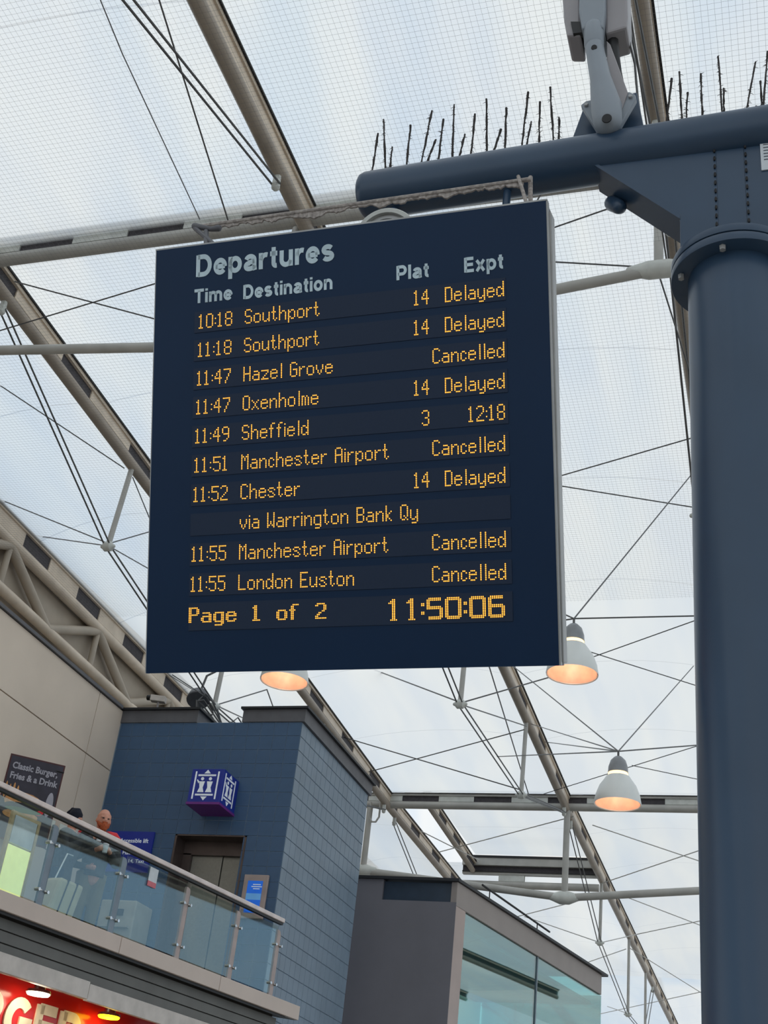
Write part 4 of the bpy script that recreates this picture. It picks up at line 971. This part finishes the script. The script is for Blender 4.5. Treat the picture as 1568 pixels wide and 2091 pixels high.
def dots_of(s, gap=1, space=4):
    out = []; x = 0
    for ch in s:
        if ch == ' ': x += space; continue
        rows, w = glyph(ch)
        for j, r in enumerate(rows):
            for i, c in enumerate(r):
                if c == '1': out.append((x + i, 8 - j))
        x += w + gap + (1 if ch in '1' else 0)
    return out, x - gap
def bold_of(s, adv=8):
    out = set(); x = 0
    for ch in s:
        if ch != ' ':
            rows, w = glyph(ch); o = (5 - w) // 2
            for j, r in enumerate(rows):
                for i, c in enumerate(r):
                    if c == '1':
                        k = i + o + (1 if i + o >= 3 else 0)
                        out.add((x + k, 8 - j)); out.add((x + k + 1, 8 - j))
                        if i + o == 2 and r[i + 1:i + 2] == '1': out.add((x + k + 2, 8 - j))
        x += adv
    return list(out), x - 1
def big_of(s):
    seg = {'0': 'abcdef', '1': 'I', '5': 'afgcd', '6': 'afgedc'}; out = set(); x = 0
    for ch in s:
        if ch == ':':
            for yy in (3, 4, 8, 9):
                for i in (0, 1): out.add((x + i, yy))
            x += 3; continue
        if ch == '1':
            for yy in range(13): out.add((x + 4, yy)); out.add((x + 5, yy))
            out |= {(x + 3, 11), (x + 3, 10), (x + 3, 0), (x + 6, 0), (x + 2, 10)}
            x += 10; continue
        q = seg[ch]
        for i in range(1, 8):
            if 'a' in q: out |= {(x + i, 12), (x + i, 11)}
            if 'd' in q: out |= {(x + i, 0), (x + i, 1)}
            if 'g' in q: out |= {(x + i, 6), (x + i, 7)}
        for yy in range(1, 7):
            if 'e' in q: out |= {(x, yy), (x + 1, yy)}
            if 'c' in q: out |= {(x + 7, yy), (x + 8, yy)}
        for yy in range(6, 12):
            if 'f' in q: out |= {(x, yy), (x + 1, yy)}
            if 'b' in q: out |= {(x + 7, yy), (x + 8, yy)}
        x += 10
    return list(out), x - 1
PU, PV = .00563, .0063
def led(s, u, v, parent, align='L', kind=dots_of, pu=PU, pv=PV, width=None):
    ds, w = kind(s)
    if width: pu = width / w
    u0 = u if align == 'L' else u - w * pu
    b = MB()
    for i, j in ds:
        c = D(u0 + (i + .5) * pu, v + (j + .5) * pv, .0035); r = .0025 * BS
        vs = [c + XV * r * math.cos(k * math.pi / 3) + U * r * math.sin(k * math.pi / 3) for k in range(6)] + [c + NO * .0012 * BS]
        b.add(vs, [(k, (k + 1) % 6, 6) for k in range(6)])
    return tag(b.build('led_text', M['led'], parent), kind='stuff')
rowsT = [('10:18', 'Southport', '14', 'Delayed'), ('11:18', 'Southport', '14', 'Delayed'), ('11:47', 'Hazel Grove', '', 'Cancelled'), ('11:47', 'Oxenholme', '14', 'Delayed'),
         ('11:49', 'Sheffield', '3', '12:18'), ('11:51', 'Manchester Airport', '', 'Cancelled'), ('11:52', 'Chester', '14', 'Delayed'), ('', 'via Warrington Bank Qy', '', ''),
         ('11:55', 'Manchester Airport', '', 'Cancelled'), ('11:55', 'London Euston', '', 'Cancelled')]
for i, (a, b_, c, d) in enumerate(rowsT):
    v = 1.2825 - .1103 * i; k = i / 9
    md = dbox(.168, 1.362, v - .014, v + .068, .0, .0025, 'led_row', M['module'])
    if a: led(a, .186 - .012 * k, v, md, width=.138)
    if b_: led(b_, .374 - .012 * k, v, md, pu=PU * 1.057)
    if c: led(c, 1.0855 - .009 * k, v, md, 'R')
    if d: led(d, 1.357 - .014 * k, v, md, 'R')
md = dbox(.168, 1.362, .150, .250, .0, .0025, 'led_row', M['module'])
led('Page 1 of 2', .168, .1775, md, kind=bold_of, width=.532)
led('11:50:06', 1.3365, .163, md, 'R', kind=big_of, width=.4235, pv=.0058)

# bar with grime behind the board top, brackets, round fixture
yb = 3.80
a = at_y(398, 464, yb); b_ = at_y(1084, 366, yb)
bar = thing('hanger_bar', a, 'grime covered hanger bar just above the top edge of the departure board', 'bar')
MB().path([a, b_], .010, 8).build('bar', M['grime'], bar, smooth=True)
MB().path([at_y(398, 462, yb), at_y(432, 468, yb), at_y(446, 466, yb)], [.016, .012, .016], 10, True, True).build('bar_end', M['coping'], bar, smooth=True)
MB().path([at_y(398, 466, yb), at_y(455, 515, yb - .04)], .011, 8).build('bracket_leg', M['coping'], bar, smooth=True)
MB().path([at_y(421, 472, yb), at_y(421, 515, yb - .04)], .012, 8).build('bracket_leg', M['coping'], bar, smooth=True)
MB().path([at_y(1058, 360, yb), at_y(1078, 425, yb - .05)], .008, 8).build('bracket_leg', M['grime'], bar, smooth=True)
MB().path([at_y(1083, 362, yb + .04), at_y(1083, 425, yb)], .010, 8).build('bracket_leg', M['grime'], bar, smooth=True)
gr = MB(); n = 150; top = []; bot = []
for i in range(n + 1):
    t = .03 + .95 * i / n; c = a + (b_ - a) * t
    d = .012 + .018 * abs(math.sin(i * .31) * math.sin(i * .113 + 1)) + random.uniform(0, .008)
    if .30 < t < .42: d += .02 * math.sin((t - .3) / .12 * math.pi)
    top.append(c + Vector((0, 0, .008))); bot.append(c + Vector((0, random.uniform(-.004, .004), -d)))
for i in range(n):
    gr.prism([top[i], bot[i], bot[i + 1], top[i + 1]], (0, .008, 0))
tag(gr.build('grime_fringe', M['grime'], bar), 'ragged grey grime fringe')
c = at_y(787, 492, yb + .02); rr = .148
rd = thing('round_fixture', c, 'round light grey disc fixture half hidden behind the board top edge', 'fixture')
MB().lathe(c, NO, [(-.04, rr), (0, rr), (.006, rr * .97), (.006, rr * .86), (-.012, rr * .84)], 56).build('outer_ring', M['plate'], rd, smooth=True)
MB().lathe(c, NO, [(-.012, rr * .84), (-.006, rr * .78), (-.006, rr * .70), (-.014, rr * .68)], 56).build('inner_ring', M['silver'], rd, smooth=True)
MB().lathe(c, NO, [(-.05, rr * .95), (-.016, rr * .70), (-.015, .001)], 56).build('disc', M['coping'], rd, smooth=True)
# short hangers from the arm to the board housing, hidden behind the board's top
for u in (.84, 1.3):
    p = D(u, BH - .12, -BT * .9)
    MB().path([p, (p.x, ay(p.x), p.z + .02), (p.x, ay(p.x), 4.2)], .018, 10).build('suspension_rod', M['blue_steel'], board, smooth=True)
